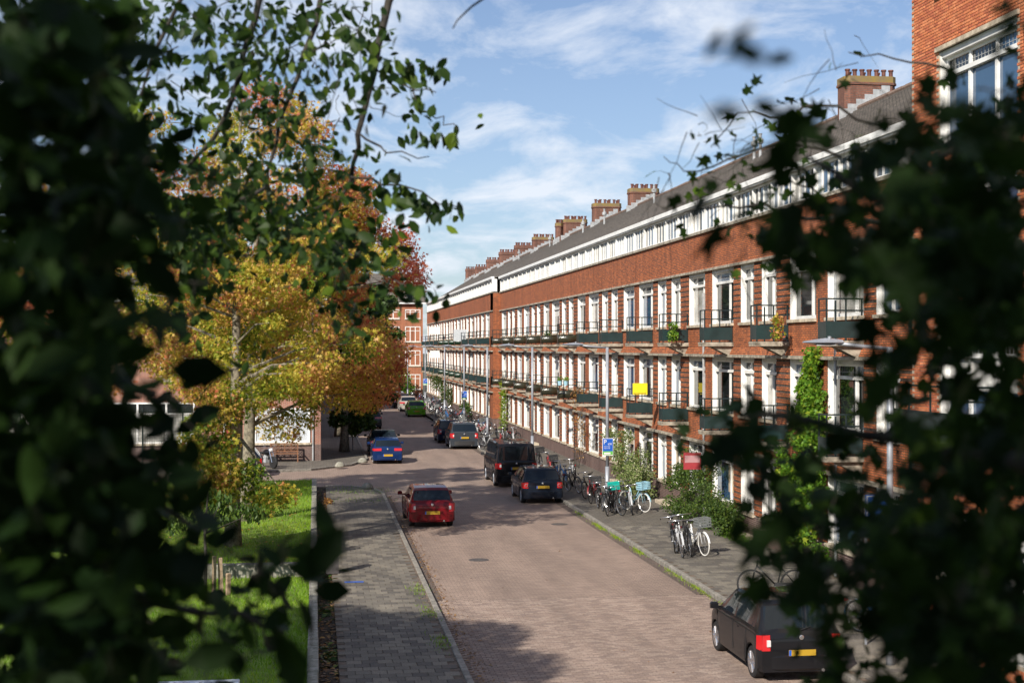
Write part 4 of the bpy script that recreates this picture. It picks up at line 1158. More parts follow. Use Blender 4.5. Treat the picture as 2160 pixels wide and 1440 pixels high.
# ================================================================== BICYCLES
def bike_proto(frame_m, fork_m, tyre_m, crate=None, lady=False, fender=None):
    root = empty('bicycle')
    R = .34; WB = 1.07
    def wheel(x, name):
        t = MB(); n = 32
        for k in range(n):      # torus
            pass
        o = len(t.v); mn = 6
        for k in range(n):
            a = 2*math.pi*k/n
            for q in range(mn):
                b2 = 2*math.pi*q/mn; rr = R+.019*math.cos(b2)
                t.v.append((x+rr*math.cos(a), .019*math.sin(b2), R+.02+rr*math.sin(a)))
        for k in range(n):
            for q in range(mn):
                k2, q2 = (k+1)%n, (q+1)%mn
                t.f.append((k*mn+q, k2*mn+q, k2*mn+q2, k*mn+q2)); t.m.append(0)
        w = t.build(name, tyre_m, root, smooth=True)
        s = MB(); c = (x,0,R+.02)
        for k in range(18):
            a = 2*math.pi*k/18+.1
            s.tube([(x+.03*math.cos(a+1), (.02 if k%2 else -.02), c[2]+.03*math.sin(a+1)),(x+(R-.02)*math.cos(a),0,c[2]+(R-.02)*math.sin(a))], .0028, 3, cap=False)
        s.lathe([(.025,-.05),(.025,.05)], 10, 'y', c)
        pts = [(x+(R-.022)*math.cos(2*math.pi*k/24), 0, c[2]+(R-.022)*math.sin(2*math.pi*k/24)) for k in range(25)]
        s.tube(pts, .009, 4, cap=False)
        s.build('rim', M['chrome'], w)
        return w
    wheel(0,'wheel'); wheel(WB,'wheel')
    z0 = R+.02
    bb = (.44,0,.30); seat_t = (.30,0,.86); head_t = (.90,0,.92); head_b = (.925,0,.80)
    f = MB(); r = .017
    if lady: f.tube([head_b,(.70,0,.52),(.52,0,.40),bb], r*1.2, 7); f.tube([head_t,(.66,0,.60),(.40,0,.50)], r, 7)
    else: f.tube([head_b,bb], r*1.2, 7); f.tube([head_t,(.32,0,.80)], r, 7)
    f.tube([bb,seat_t], r, 7); f.tube([head_t,head_b], r*1.3, 7)
    for s in (-1,1):
        f.tube([(0,s*.06,z0),(bb[0],s*.035,bb[2])], r*.6, 5); f.tube([(0,s*.06,z0),(.33,s*.03,.76)], r*.55, 5)
    f.build('frame', frame_m, root, smooth=True)
    k = MB()
    for s in (-1,1): k.tube([(WB,s*.055,z0),(.975,s*.055,.70),(.93,s*.02,.78)], r*.65, 5)
    k.tube([(.93,0,.78),(.895,0,.95)], r, 6); k.build('fork', fork_m, root, smooth=True)
    h = MB(); h.tube([(.895,0,.93),(.88,0,1.05)], .013, 6); h.tube([(.70,-.30,1.02),(.80,-.30,1.06),(.93,-.16,1.08),(.93,.16,1.08),(.80,.30,1.06),(.70,.30,1.02)], .012, 6)
    h.build('handlebar', M['chrome'], root, smooth=True)
    gmb = MB()
    for s in (-1,1): gmb.tube([(.66,s*.30,1.01),(.76,s*.30,1.05)], .018, 6)
    gmb.build('grip', M['black'], root)
    sd = MB(); sd.tube([(.30,0,.85),(.28,0,.95)], .012, 6)
    sd.add([(.12,-.09,.97),(.12,.09,.97),(.26,.06,.985),(.42,.02,.975),(.42,-.02,.975),(.26,-.06,.985),(.14,-.07,.92),(.14,.07,.92),(.38,.015,.94),(.38,-.015,.94)],
           [(0,5,2,1),(5,4,3,2),(6,7,8,9),(0,1,7,6),(1,2,8,7),(2,3,8),(3,4,9,8),(4,5,9),(5,0,6,9)])
    sd.build('saddle', M['black'], root)
    for x, a0, a1 in ((0,25,200),(WB,10,150)):
        fd = MB()
        pts = [(x+(R+.035)*math.cos(math.radians(a)), (R+.035)*math.sin(math.radians(a))+z0) for a in np.linspace(a0,a1,12)]
        for (xa,za),(xb,zb) in zip(pts[:-1],pts[1:]):
            fd.quad((xa,-.028,za),(xa,.028,za),(xb,.028,zb),(xb,-.028,zb))
        fd.build('mudguard', fender or frame_m, root, smooth=True)
    rk = MB()
    for s in (-.06,.06): rk.tube([(.24,s,.74),(-.30,s,.74)], .007, 5); rk.tube([(-.05,s,.74),(0,s,z0)], .006, 4); rk.tube([(-.28,s,.74),(0,s,z0)], .006, 4)
    for x in (.1,-.1,-.28): rk.tube([(x,-.06,.74),(x,.06,.74)], .006, 4)
    rk.build('rack', M['plastic'], root)
    cr = MB(); cr.lathe([(.09,.02),(.09,.03)], 16, 'y', bb); cr.tube([(bb[0],.05,bb[2]),(bb[0]+.12,.06,bb[2]-.12)], .01, 5); cr.tube([(bb[0],-.05,bb[2]),(bb[0]-.12,-.06,bb[2]+.12)], .01, 5)
    cr.box(bb[0]+.08,bb[0]+.17,.06,.14,bb[2]-.13,bb[2]-.11); cr.box(bb[0]-.17,bb[0]-.08,-.14,-.06,bb[2]+.11,bb[2]+.13)
    cr.box(-.05,bb[0]+.05,.03,.038,bb[2]-.03,bb[2]+.10); cr.build('crankset', M['plastic'], root)
    st = MB(); st.tube([(.30,.05,.30),(.22,.17,.02)], .009, 5); st.tube([(.30,-.05,.30),(.22,-.10,.02)], .009, 5); st.build('kickstand', M['chrome'], root)
    rl = MB(); rl.cbox(-.33,-.30,-.04,.04,.66,.72,.01); rl.build('rear_light', M['lightred'], root)
    if crate:
        c = MB(); x0,x1,y0,y1,za,zb = .90,1.22,-.21,.21,.86,1.12
        for z in (za,za+.09,za+.17,zb-.02):
            c.box(x0,x1,y0,y0+.012,z,z+.035); c.box(x0,x1,y1-.012,y1,z,z+.035); c.box(x0,x0+.012,y0+.012,y1-.012,z,z+.035); c.box(x1-.012,x1,y0+.012,y1-.012,z,z+.035)
        for x in np.linspace(x0,x1-.02,5):
            for yy in (y0-.001,y1-.011): c.box(x,x+.02,yy,yy+.012,za,zb+.015)
        for yy in np.linspace(y0,y1-.02,6):
            for x in (x0-.001,x1-.011): c.box(x,x+.012,yy,yy+.02,za,zb+.015)
        c.box(x0+.012,x1-.012,y0+.012,y1-.012,za,za+.01)
        c.build('crate', crate, root)
    kids_of(root)
    return root
bm = {n: plain(n+'_bike_enamel', c, 0.3, var=0, spec=0.6) for n, c in dict(black=(.015,.015,.016), white=(.75,.76,.78), blue=(.03,.14,.35), lightblue=(.32,.55,.66), silver=(.45,.46,.48), red=(.35,.03,.03), teal=(.0,.28,.24), greygreen=(.10,.13,.12), pink=(.6,.25,.3)).items()}
whitetyre = plain('cream_tyre', (.72,.70,.66), .7, var=0)
crate_teal = plain('teal_crate_plastic', (.0,.36,.30), .5, var=0); crate_grey = plain('grey_crate_plastic', (.16,.17,.17), .6, var=0)
PROT = {
 'black': bike_proto(bm['black'], bm['black'], M['black']),
 'blackcrate': bike_proto(bm['black'], bm['black'], M['black'], crate=M['plastic'], lady=True),
 'tealcrate': bike_proto(bm['black'], bm['black'], M['black'], crate=crate_teal),
 'whitegrey': bike_proto(bm['white'], bm['white'], whitetyre, crate=crate_grey, lady=True),
 'lightblue': bike_proto(bm['lightblue'], bm['lightblue'], whitetyre, crate=bm['lightblue'], lady=True),
 'blue': bike_proto(bm['blue'], bm['blue'], M['black'], lady=True),
 'silver': bike_proto(bm['silver'], bm['silver'], M['black']),
 'red': bike_proto(bm['red'], bm['black'], M['black'], lady=True),
}
used = set(); REF = {}
def bike(kind, X, Y, ang, label, group, lean=7):
    r = PROT[kind]
    if kind in used: r = clone(r)
    used.add(kind)
    r.location = (X, Y, PZ+0.002); r.rotation_euler = (math.radians(lean), 0, math.radians(ang))
    tag(r, label, 'bicycle', group)
    return r
D = lambda px, py: gnd(px, py, PZ)
G1 = 'bicycles parked around the lamp post with the parking sign'
def bk(kind, px, py, ang, label, group, lean=7, fwd=True):
    """(px, py): where the wheel nearer the camera stands"""
    p = D(px, py); a = math.radians(ang)
    if fwd: x, y = p.x-1.07*math.cos(a), p.y-1.07*math.sin(a)
    else: x, y = p.x, p.y
    return bike(kind, x, y, ang, label, group, lean)
bk('lightblue', 1360, 1080, -62, 'white bicycle with pale blue fork, front carrier and pink-white tyres by the shrub', G1, 4)
bk('silver', 1334, 1086, -100, 'grey bicycle beside the white one with the pale blue fork', G1, 6)
bk('black', 1312, 1087, -72, 'black bicycle right of the teal crate', G1, 8)
bk('tealcrate', 1300, 1080, -95, 'bicycle carrying the teal plastic crate', G1, 6)
bk('black', 1282, 1088, -110, 'black bicycle with its front wheel left of the teal crate', G1, 8)
bk('blackcrate', 1262, 1066, -105, 'bicycle with a dark wire basket behind the lamp post', G1, 6)
bk('red', 1247, 1062, -115, 'leftmost bicycle of the group around the parking sign post', G1, 6)
bk('black', 1322, 1074, -84, 'black bicycle half hidden behind the grey and white ones by the shrub', G1, 5)
bk('silver', 1291, 1064, -98, 'silver bicycle behind the one with the teal crate', G1, 7)
bk('black', 1272, 1078, -92, 'black bicycle standing tight against the lamp post', G1, 5)
bk('black', 1236, 1052, -120, 'black bicycle tilted away left of the red one by the lamp post', G1, 9)
G2 = 'bicycles parked in front of the ivy mound'
bk('whitegrey', 1486, 1172, -78, 'white bicycle with white tyres and a grey crate by the ivy', G2, 4)
bk('black', 1458, 1174, -100, 'black bicycle next to the white one with grey crate', G2, 6)
bk('silver', 1440, 1176, -96, 'silver bicycle second from left by the ivy mound', G2, 5)
bk('black', 1424, 1166, -104, 'black bicycle leftmost in the group by the ivy mound', G2, 8)
bk('black', 1448, 1160, -92, 'black bicycle squeezed behind the silver one by the ivy mound', G2, 5)
G3 = 'bicycles on the pavement beside the black van'
bk('black', 1222, 1040, -75, 'black bicycle standing alone just right of the rounded black car', G3, 8)
bk('blue', 1196, 1032, -100, 'blue bicycle behind the rounded black car', G3, 6)
bk('blue', 1188, 1022, -85, 'second blue bicycle right of the black van', G3, 6)
bk('blackcrate', 1172, 1010, -95, 'bicycle with a black basket above the roof of the rounded black car', G3, 6)
bk('red', 1162, 1000, -95, 'red bicycle close to the black van', G3, 6)
bk('silver', 1205, 1018, -110, 'silver bicycle farthest right beside the dry vine', G3, 6)
bk('blackcrate', 1143, 990, -90, 'bicycle with big grey basket directly right of the black van', G3, 6)
ORD = ['first','second','third','fourth','fifth','sixth','seventh','eighth','ninth','tenth','eleventh','twelfth','thirteenth','fourteenth','fifteenth','sixteenth','seventeenth','eighteenth','nineteenth','twentieth']
CN = {'black':'black','silver':'silver','blue':'blue','red':'red','whitegrey':'white','blackcrate':'black'}
PLC = ['before the middle parking sign','just past the middle parking sign','beside the yucca-like shrub','before the tall pinkish shrub','near the farthest parking sign','beyond the farthest parking sign','level with the green car','level with the beige car','level with the pale blue car','by the light green bush']
G4 = 'bicycles between the grey off-roader and the black van'
for i, (k, px, py, an) in enumerate((('silver',1024,932,-110),('silver',1040,950,-60),('black',1050,930,-95),('silver',1062,938,-120),('black',1072,930,-80),('silver',1085,938,-100),('black',1095,935,-70),('red',1058,946,-100),('black',1010,905,-100),('black',1000,898,-80))):
    bk(k, px, py, an, '%s bicycle, %s of the loose row beyond the black van' % (CN[k], ORD[i]), G4, random.uniform(3,9))
G5 = 'bicycles crowded at the far pavement beyond the second parking sign'
for i in range(46):
    Y = 97+ i*1.45 + random.uniform(-.5,.5); X = random.uniform(10.5, 11.6)
    kk = random.choice(('black','silver','black','blue','silver','black','red','whitegrey'))
    bike(kk, X, Y, random.uniform(-120,-60) if random.random() < .6 else random.uniform(-30,20), '%s bicycle in the far crowd %s, %s in its cluster' % (CN[kk], PLC[i//5], ORD[i%5]), G5, random.uniform(2,9))
bk('black', 1585, 1262, 172, 'black bicycle with chrome mudguards behind the nearest black car', None, 6, fwd=True)
bk('blue', 1900, 1350, -60, 'blue bicycle at the lower right behind dark leaves', None, 6)

# ================================================================== LAMP POSTS AND SIGNS
def lamp(Y, X, label, group):
    root = empty('street_lamp', (X, Y, PZ), 0, label, 'street lamp', group)
    p = MB(); p.tube([(0,0,0),(0,0,1.6)], .085, 12); p.tube([(0,0,1.6),(0,0,6.15)], .062, 12); p.build('pole', M['steel'], root, smooth=True)
    a = MB(); a.tube([(0.05,0,6.12),(-.6,0,6.17),(-1.05,0,6.22)], .036, 8); a.build('arm', M['steel'], root, smooth=True)
    h = MB()
    secs = [(-.95,.05,.05),(-1.1,.12,.07),(-1.3,.15,.085),(-1.5,.13,.06),(-1.75,.06,.02)]
    for (x,w,t) in secs:
        h.v += [(x,-w,6.24),(x,0,6.24+t),(x,w,6.24),(x,0,6.24-t*.6)]
    for i in range(len(secs)-1):
        for k in range(4):
            h.f.append((i*4+k,(i+1)*4+k,(i+1)*4+(k+1)%4,i*4+(k+1)%4)); h.m.append(0)
    h.f.append((0,1,2,3)); h.m.append(0); n_=(len(secs)-1)*4; h.f.append((n_+3,n_+2,n_+1,n_)); h.m.append(0)
    h.lathe([(.035,6.30),(.035,6.36)], 8, c=(-1.22,0,0)); ho = h.build('lamp_head', M['steel'], root, smooth=False)
    l = MB(); l.box(-1.5,-1.12,-.08,.08,6.185,6.20); l.build('lens', M['lamp_glass'], ho)
    return root
XL = 11.05
lamps = [(1877,'street lamp nearest, seen among the dark leaves on the right'),(1281,'street lamp carrying the near parking sign'),(1123,'street lamp rising behind the black van'),
         (1028,'street lamp beside the grey off-roader'),(979,'street lamp carrying the middle parking sign'),(938,'street lamp between the two farther parking signs'),(897,'street lamp with the farthest parking sign')]
LY = {}
for px, lab in lamps:
    Y = wy(px, XL); LY[px] = Y
    if px == 1877: Y += 0.0
    lamp(Y, XL, lab, 'street lamps along the right pavement')
lamp(wy(860,9.9)+0.0, 9.9, 'farthest street lamp in front of the end building', 'street lamps along the right pavement')
def text_mesh(name, s, size, mat, parent, loc):
    cu = bpy.data.curves.new(name, 'FONT'); cu.body = s; cu.size = size; cu.extrude = 0.002; cu.align_x = 'LEFT'
    tmp = bpy.data.objects.new('tmp', cu); COL.objects.link(tmp); dg = bpy.context.evaluated_depsgraph_get()
    me = bpy.data.meshes.new_from_object(tmp.evaluated_get(dg)); bpy.data.objects.remove(tmp); me.materials.clear(); me.materials.append(mat)
    o = bpy.data.objects.new(name, me); COL.objects.link(o); o.parent = parent
    o.location = loc; o.rotation_euler = (math.pi/2, 0, 0); return o
def psign(Y, z, label, text=True):
    root = empty('parking_sign', (XL, Y-0.08, z), 0, label, 'parking sign', 'blue parking zone signs on lamp posts')
    b = MB(); b.cbox(-.21,.21,-.012,.012,0,.66,.004); b.build('backing', M['white'], root)
    b = MB(); b.box(-.195,.195,-.018,-.012,.17,.645); b.build('blue_field', M['signblue'], root)
    b = MB(); b.box(-.195,.195,-.018,-.012,.03,.17); b.build('green_field', M['signgreen'], root)
    b = MB(); b.box(-.15,.10,-.022,-.018,.055,.12); b.build('white_field', M['white'], root)
    text_mesh('lettering', 'P', .24, M['white'], root, (-.17,-.021,.44))
    text_mesh('lettering', '630', .10, M['white'], root, (0.0,-.021,.41))
    for r_ in (0.33,0.26): text_mesh('lettering', '9-23  9-23', .055, M['white'], root, (-.15,-.021,r_))
    b = MB(); b.box(-.07,.07,.012,.03,.15,.19); b.box(-.07,.07,.012,.03,.48,.52); b.build('bracket', M['steel'], root)
def zat(px_, py_, X): 
    d = FPX*X/(CT*(px_-665)); return HC-(py_-732)/FPX*d
psign(LY[1281], zat(1281,960,XL), 'blue and green parking sign on the near lamp post')
psign(LY[979], zat(979,843,XL), 'blue and green parking sign on the middle lamp post')
psign(LY[897], zat(897,812,XL), 'blue and green parking sign on the farthest lamp post')
t = empty('information_sign', (11.3, 28.2, 0.1), 0, 'blue sign board on a post behind the dark leaves at right', 'sign')
b = MB(); b.tube([(0,0,0),(0,0,3.1)], .03, 8); b.build('post', M['steel'], t)
b = MB(); b.cbox(-.02,.55,-.05,-.03,2.55,3.1,.005); b.build('panel', M['signblue'], t)
b = MB(); b.box(.0,.53,-.052,-.05,3.06,3.08); b.box(.0,.02,-.052,-.05,2.57,3.06); b.build('border', M['white'], t)
p = gnd(744, 948, PZ)
t = empty('road_sign', (p.x, p.y, PZ), 0, 'orange notice board on a thin post under the green tree', 'sign')
b = MB(); b.tube([(0,0,0),(0,0,3.2)], .03, 8); b.build('post', M['steel'], t)
b = MB(); b.cbox(-.28,.30,-.05,-.03,2.3,3.15,.005); b.build('panel', plain('orange_print',(.75,.30,.02),.5,var=0), t)
b = MB(); b.box(-.06,.22,-.055,-.05,2.75,2.95); b.build('symbol', M['plastic'], t)
# yellow and red boards
def board(px, py, X, w, h, m, name, label, cat='sign', extra=None):
    d = FPX*X/(CT*(px-665)); z = HC-(py-732)/FPX*d; Y = (d-X*ST)/CT
    o = MB(); o.cbox(-w/2, w/2, -.012, .012, -h/2, h/2, .003)
    e = o.build(name, M[m], None, loc=(X, Y, z)); tag(e, label, cat)
    return e
e = board(1350, 820, 12.97, .60, .46, 'yellow', 'banner', 'yellow board tied to a lower balcony railing')
b = MB(); b.box(-.3,.3,-.016,-.012,-.22,-.17)
b = MB()
for i in range(9): b.box(-.26+i*.058,-.225+i*.058,-.018,-.013,-.205,-.165)
b.build('lettering', M['plastic'], e)
e = board(1460, 972, 13.0, .62, .58, 'red', 'banner', 'red and white board beside the ground floor doorway'); b = MB(); b.box(-.27,.27,-.018,-.013,-.05,.2); b.build('print', plain('pink_print',(.45,.24,.25),.5,var=0), e)
for px, py in ((917,697),(917,747)): board(px, py, 12.4, 1.0, .75, 'white', 'banner', 'small white board on the %s far balconies' % ('upper' if py < 700 else 'lower'))
board(970, 707, 12.35, 1.1, 1.0, 'blind', 'banner', 'pale patterned screen on an upper far balcony')
# flower pots on railing
for i, (px, c) in enumerate(((1181,'lightblue'),(1194,'lightblue'))):
    p_ = ray(px, 803, FPX*12.93/(CT*(px-665)))
    b = MB(); b.lathe([(.09,-.24),(.13,0),(.14,.0)], 10); pot = b.build('flower_pot', bm[c], None, loc=tuple(p_)); tag(pot, '%s pale blue flower pot on the lower balcony railing' % ('left' if i == 0 else 'right'), 'flower pot')
    P_, _ = blobs([(p_.x,p_.y,p_.z+.1)], [.16], 60); tag(leafcloud('plant', OVAL, P_, .09, rng.random(60), M['creeper']), 'small plant growing in the %s pale blue pot' % ('left' if i == 0 else 'right'), 'plant')

M['cover'] = plain('worn_iron', (.09,.075,.065), .6, var=.3, scale=20)
# ================================================================== STREET FURNITURE
p = gnd(703, 1208, PZ)
t = empty('wooden_post', (p.x-.02, p.y, PZ), 0, 'broad grey wooden post with pointed top beside the left pavement', 'post')
b = MB(); b.add([(-.17,-.1,0),(.17,-.1,0),(.17,.1,0),(-.17,.1,0),(-.17,-.1,1.0),(.17,-.1,1.0),(.17,.1,1.0),(-.17,.1,1.0),(-.09,-.1,1.14),(.09,-.1,1.14),(.09,.1,1.14),(-.09,.1,1.14)],
      [(0,1,5,4),(1,2,6,5),(2,3,7,6),(3,0,4,7),(4,5,9,8),(5,6,10,9),(6,7,11,10),(7,4,8,11),(8,9,10,11)])
b.build('post_body', M['post'], t)
b = MB(); b.add([(-.175,-.105,1.0),(.175,-.105,1.0),(.175,.105,1.0),(-.175,.105,1.0),(-.095,-.105,1.15),(.095,-.105,1.15),(.095,.105,1.15),(-.095,.105,1.15)],[(0,1,5,4),(1,2,6,5),(2,3,7,6),(3,0,4,7),(4,5,6,7)]); b.build('cap', M['concrete'], t)
for px, py, lab in ((717,984,'left one of two round stone kerb bollards at the corner'),(765,975,'right one of two round stone kerb bollards at the corner'),(775,1030,'mossy round stone at the tip of the left pavement')):
    p = gnd(px, py, PZ); b = MB()
    b.lathe([(.27*math.cos(a), .27*math.sin(a)) for a in np.linspace(0,1.45,7)], 16)
    o = b.build('stone_bollard', M['concrete'], None, smooth=True, loc=(p.x, p.y, PZ)); tag(o, lab, 'bollard')
# bench
t = empty('park_bench', (-1.65, 77.05, PZ), 0, 'wooden bench with lattice back against the corner house', 'bench')
for i in range(5): b = MB(); b.box(-.75,.75,.0+i*.10,.085+i*.10,.43,.46); b.build('seat_slat', M['wood'], t)
for x in (-.75,.69):
    b = MB(); b.box(x,x+.06,-.02,.04,0,.66); b.build('leg', M['wood'], t); b = MB(); b.box(x,x+.06,.47,.53,0,.98); b.build('leg', M['wood'], t)
    b = MB(); b.box(x,x+.06,-.05,.50,.66,.70); b.build('armrest', M['wood'], t)
b = MB(); b.box(-.69,.69,.49,.53,.92,.98); b.box(-.69,.69,.49,.53,.52,.57); bb_ = b.build('backrest', M['wood'], t)
for i in range(4):
    x0 = -.69+i*.345; b = MB(); b.box(x0,x0+.03,.49,.53,.57,.92)
    b.tube([(x0+.03,.51,.58),(x0+.345,.51,.91)],.013,4); b.tube([(x0+.03,.51,.91),(x0+.345,.51,.58)],.013,4); b.tube([(x0+.19,.51,.58),(x0+.345,.51,.745),(x0+.19,.51,.91),(x0+.03,.51,.745),(x0+.19,.51,.58)],.010,4); b.build('lattice', M['wood'], bb_)
# motorcycle
t = empty('motorcycle', (-2.5, 73.6, PZ), math.radians(-55), 'black motorcycle with long chrome fork parked before the bench', 'motorcycle')
for x in (-.72,.72):
    b = MB(); b.lathe([(.22,-.055),(.29,-.065),(.32,-.03),(.32,.03),(.29,.065),(.22,.055)], 26, 'y', (x,0,.32)); w_ = b.build('wheel', M['black'], t)
    b = MB(); b.lathe([(.215,-.035),(.20,0),(.215,.035)], 20, 'y', (x,0,.32)); b.build('rim', M['chrome'], w_)
b = MB()
for s in (-.09,.09): b.tube([(.72,s,.32),(.42,s,1.02)], .028, 8)
b.tube([(.42,-.12,1.0),(.42,.12,1.0)], .025, 6); b.build('fork', M['chrome'], t)
b = MB(); b.tube([(.38,0,.95),(.1,0,.62),(-.55,0,.58),(-.72,0,.32)], .04, 8); b.tube([(.38,0,.9),(.2,0,.35),(-.3,0,.30),(-.5,0,.58)], .03, 8); b.build('frame', M['plastic'], t)
b = MB(); b.lathe([(.02,-.32),(.13,-.26),(.17,0),(.12,.22),(.02,.27)], 14, 'x', (.1,0,.80)); b.build('fuel_tank', PB, t, smooth=True)
b = MB(); b.cbox(-.62,-.14,-.13,.13,.70,.80,.04); b.build('saddle', M['black'], t)
b = MB(); b.cbox(-.18,.25,-.16,.16,.28,.60,.04); b.lathe([(.10,.22),(.11,.5)], 12, c=(.05,0,.2)); b.build('engine', M['lead'], t)
b = MB(); b.tube([(.30,-.40,1.10),(.40,-.30,1.12),(.44,0,1.06),(.40,.30,1.12),(.30,.40,1.10)], .016, 6); b.tube([(.38,.28,1.12),(.34,.34,1.32)],.01,5); b.tube([(.38,-.28,1.12),(.34,-.34,1.32)],.01,5); b.lathe([(.02,0),(.05,.01),(.05,.03)],8,'y',(.34,.34,1.32)); b.build('handlebar', M['chrome'], t)
b = MB(); b.lathe([(.10,.0),(.11,.06),(.05,.14)], 14, 'x', (.46,0,.93)); b.build('headlight', M['lightclear'], t)
b = MB(); b.tube([(.1,-.14,.3),(-.3,-.16,.22),(-.85,-.16,.30)], .04, 8); b.build('exhaust', M['chrome'], t)
# wire fence at the far side of the lawn
t = empty('wire_fence', (-12.5, 63.2, .3), 0, 'tall dark wire mesh fence before the corner house', 'fence')
for i in range(6): b = MB(); b.tube([(i*1.7,0,0),(i*1.7,0,3.3)], .035, 6); b.build('post', M['rail'], t)
b = MB()
for i in range(85): b.box(i*.1-.004,i*.1+.004,-.004,.004,.05,3.25)
for k in range(22): b.box(0,8.5,.004,.011,.05+k*.15,.058+k*.15)
tag(b.build('wire_mesh', M['rail'], t), kind='stuff')
# stakes and table on the lower lawn
p = gnd(465, 1256, .03)
for i, (dx_, h, tl) in enumerate(((-.16,1.0,.02),(.02,.95,-.03),(.18,.55,.02))):
    b = MB(); b.cbox(-.05,.05,-.045,.045,0,h,.01); o = b.build('wooden_stake', M['oldwood'], None, loc=(p.x+dx_, p.y+i*.05, .03)); o.rotation_euler = (tl, tl, .3*i)
    tag(o, ['left tall wooden stake by the sapling','middle pale wooden stake by the sapling','right short broken stake by the sapling'][i], 'stake')
t = empty('concrete_table', (-1.95, 22.6, 0), 0, 'white concrete game table with black scribbles at the bottom edge', 'table')
b = MB(); b.cbox(-.95,.72,-1.4,1.3,.70,.78,.01); b.build('tabletop', plain('pale_blue_white_paint',(.62,.68,.74),.5,var=.1,scale=3), t)
b = MB(); b.cbox(-.6,.4,-.9,-.7,0,.70,.01); b.build('leg', M['concrete'], t); b = MB(); b.cbox(-.6,.4,.6,.8,0,.70,.01); b.build('leg', M['concrete'], t)
b = MB()
for k in range(9):
    x0 = -.85+k*.17; pts = [(x0+.1*math.sin(q*1.7+k)+q*.02, .95+.22*math.cos(q*1.3+k*2), .7835) for q in range(7)]
    for a_, c_ in zip(pts[:-1], pts[1:]):
        v = Vector(c_)-Vector(a_); nn = Vector((-v.y, v.x, 0)).normalized()*.007
        b.quad(tuple(Vector(a_)+nn), tuple(Vector(a_)-nn), tuple(Vector(c_)-nn), tuple(Vector(c_)+nn))
tag(b.build('scribble', M['plastic'], t), kind='stuff')
for px_, py_, lab in ((1010,1180,'round iron cover left of centre in the brick road'),(1180,1105,'round iron cover in the road near the right kerb')):
    p_ = gnd(px_, py_); b = MB(); b.lathe([(.30,.0),(.30,.008),(.26,.009),(.26,.005),(.02,.006)], 24); o = b.build('manhole_cover', M['cover'], None, loc=(p_.x, p_.y, 0.0)); tag(o, lab, 'manhole cover')
b = MB(); b.box(0,.5,0,.16,0,.004); o = b.build('drain_cover', M['signblue'], None, loc=(gnd(727,1228,PZ).x, gnd(727,1228,PZ).y, PZ+.003)); tag(o, 'small blue and white cover set in the left pavement', 'cover')
# doorsteps on the right pavement
for px in (1300, 1400, 1560, 1120):
    Y = wy(px, 13.4); b = MB(); b.cbox(0,.55,0,1.3,0,.13,.012); o = b.build('doorstep', M['sill'], None, loc=(13.36, Y, PZ)); tag(o, {1300:'grey doorstep behind the lamp post with the parking sign',1400:'pale doorstep between the shrub and the ivy mound',1560:'stone doorstep right of the ivy mound',1120:'far doorstep behind the black van'}[px], 'doorstep')
p = gnd(921, 879, PZ)
# stooping person
def person(loc, rz, label):
    me = bpy.data.meshes.new('person')
    V = [(0,0,.92),(.02,.0,1.12),(.14,0,1.32),(.24,0,1.40),(.34,0,1.46),(.40,0,1.52),
         (.12,.18,1.33),(.28,.22,1.10),(.48,.16,1.00),(.12,-.18,1.33),(.28,-.22,1.10),(.48,-.16,1.00),
         (0,.10,.86),(.05,.12,.48),(-.02,.12,.07),(.12,.12,.04),(0,-.10,.86),(-.08,-.12,.48),(-.18,-.12,.07),(-.04,-.12,.04)]
    E = [(0,1),(1,2),(2,3),(3,4),(4,5),(2,6),(6,7),(7,8),(2,9),(9,10),(10,11),(0,12),(12,13),(13,14),(14,15),(0,16),(16,17),(17,18),(18,19)]
    Rr = [.15,.15,.17,.07,.10,.09,.08,.055,.035,.08,.055,.035,.10,.07,.045,.04,.10,.07,.045,.04]
    me.from_pydata(V, E, []); me.materials.append(plain('dark_jacket',(.02,.022,.03),.9,var=.1))
    o = link('person', me, None, loc); o.rotation_euler = (0,0,rz)
    mo = o.modifiers.new('skin','SKIN'); 
    for i, r in enumerate(Rr): me.skin_vertices[0].data[i].radius = (r, r)
    me.skin_vertices[0].data[0].use_root = True
    s2 = o.modifiers.new('sub','SUBSURF'); s2.levels = 1; s2.render_levels = 1
    tag(o, label, 'person')
    h = MB(); h.lathe([(.02,.11),(.08,.09),(.11,.02),(.10,-.05)], 10, c=(.385,0,1.53)); h.build('hair', M['lead'], o, smooth=True)
person((p.x, p.y, PZ), math.radians(30), 'person in dark clothes stooping among the far bicycles')
# ================================================================== PLANTS BY THE HOUSES
def plant(name, label, centers, radii, n, size, mat, tint, tm=OVAL, cat='shrub', stems=None, droop=.1, group=None, loc=None):
    c0 = np.mean(np.array(centers), axis=0)
    root = empty(name, tuple(loc or (c0[0], c0[1], 0.1)), 0, label, cat, group)
    P, idx = blobs(centers, radii, n)
    P[:,2] = np.maximum(P[:,2], PZ+0.02)
    t_ = tint(P, idx)
    o = leafcloud('foliage', tm, P - np.array(root.location), np.abs(rng.normal(size, size*.25, n)), t_, mat, root, droop=droop)
    o['kind'] = 'stuff'
    if stems:
        for st in stems:
            b = MB(); b.tube([Vector(q)-root.location for q in st[0]], st[1], 6); b.build(st[2], M['bark'] if st[2] == 'trunk' else M['darkbark'], root)
    return root
rt = lambda m=.5, s=.22: (lambda P, idx: rng.normal(m, s, len(P)))
X_ = 13.55
ya, yb = wy(1385, X_), wy(1290, X_)
cs = [(13.0+random.uniform(-.3,.4), random.uniform(ya+.2, yb-.3), random.uniform(.3,1.7)) for _ in range(16)] + [(13.3, yb-1.0, 2.2),(13.3,(ya+yb)/2,2.4)]
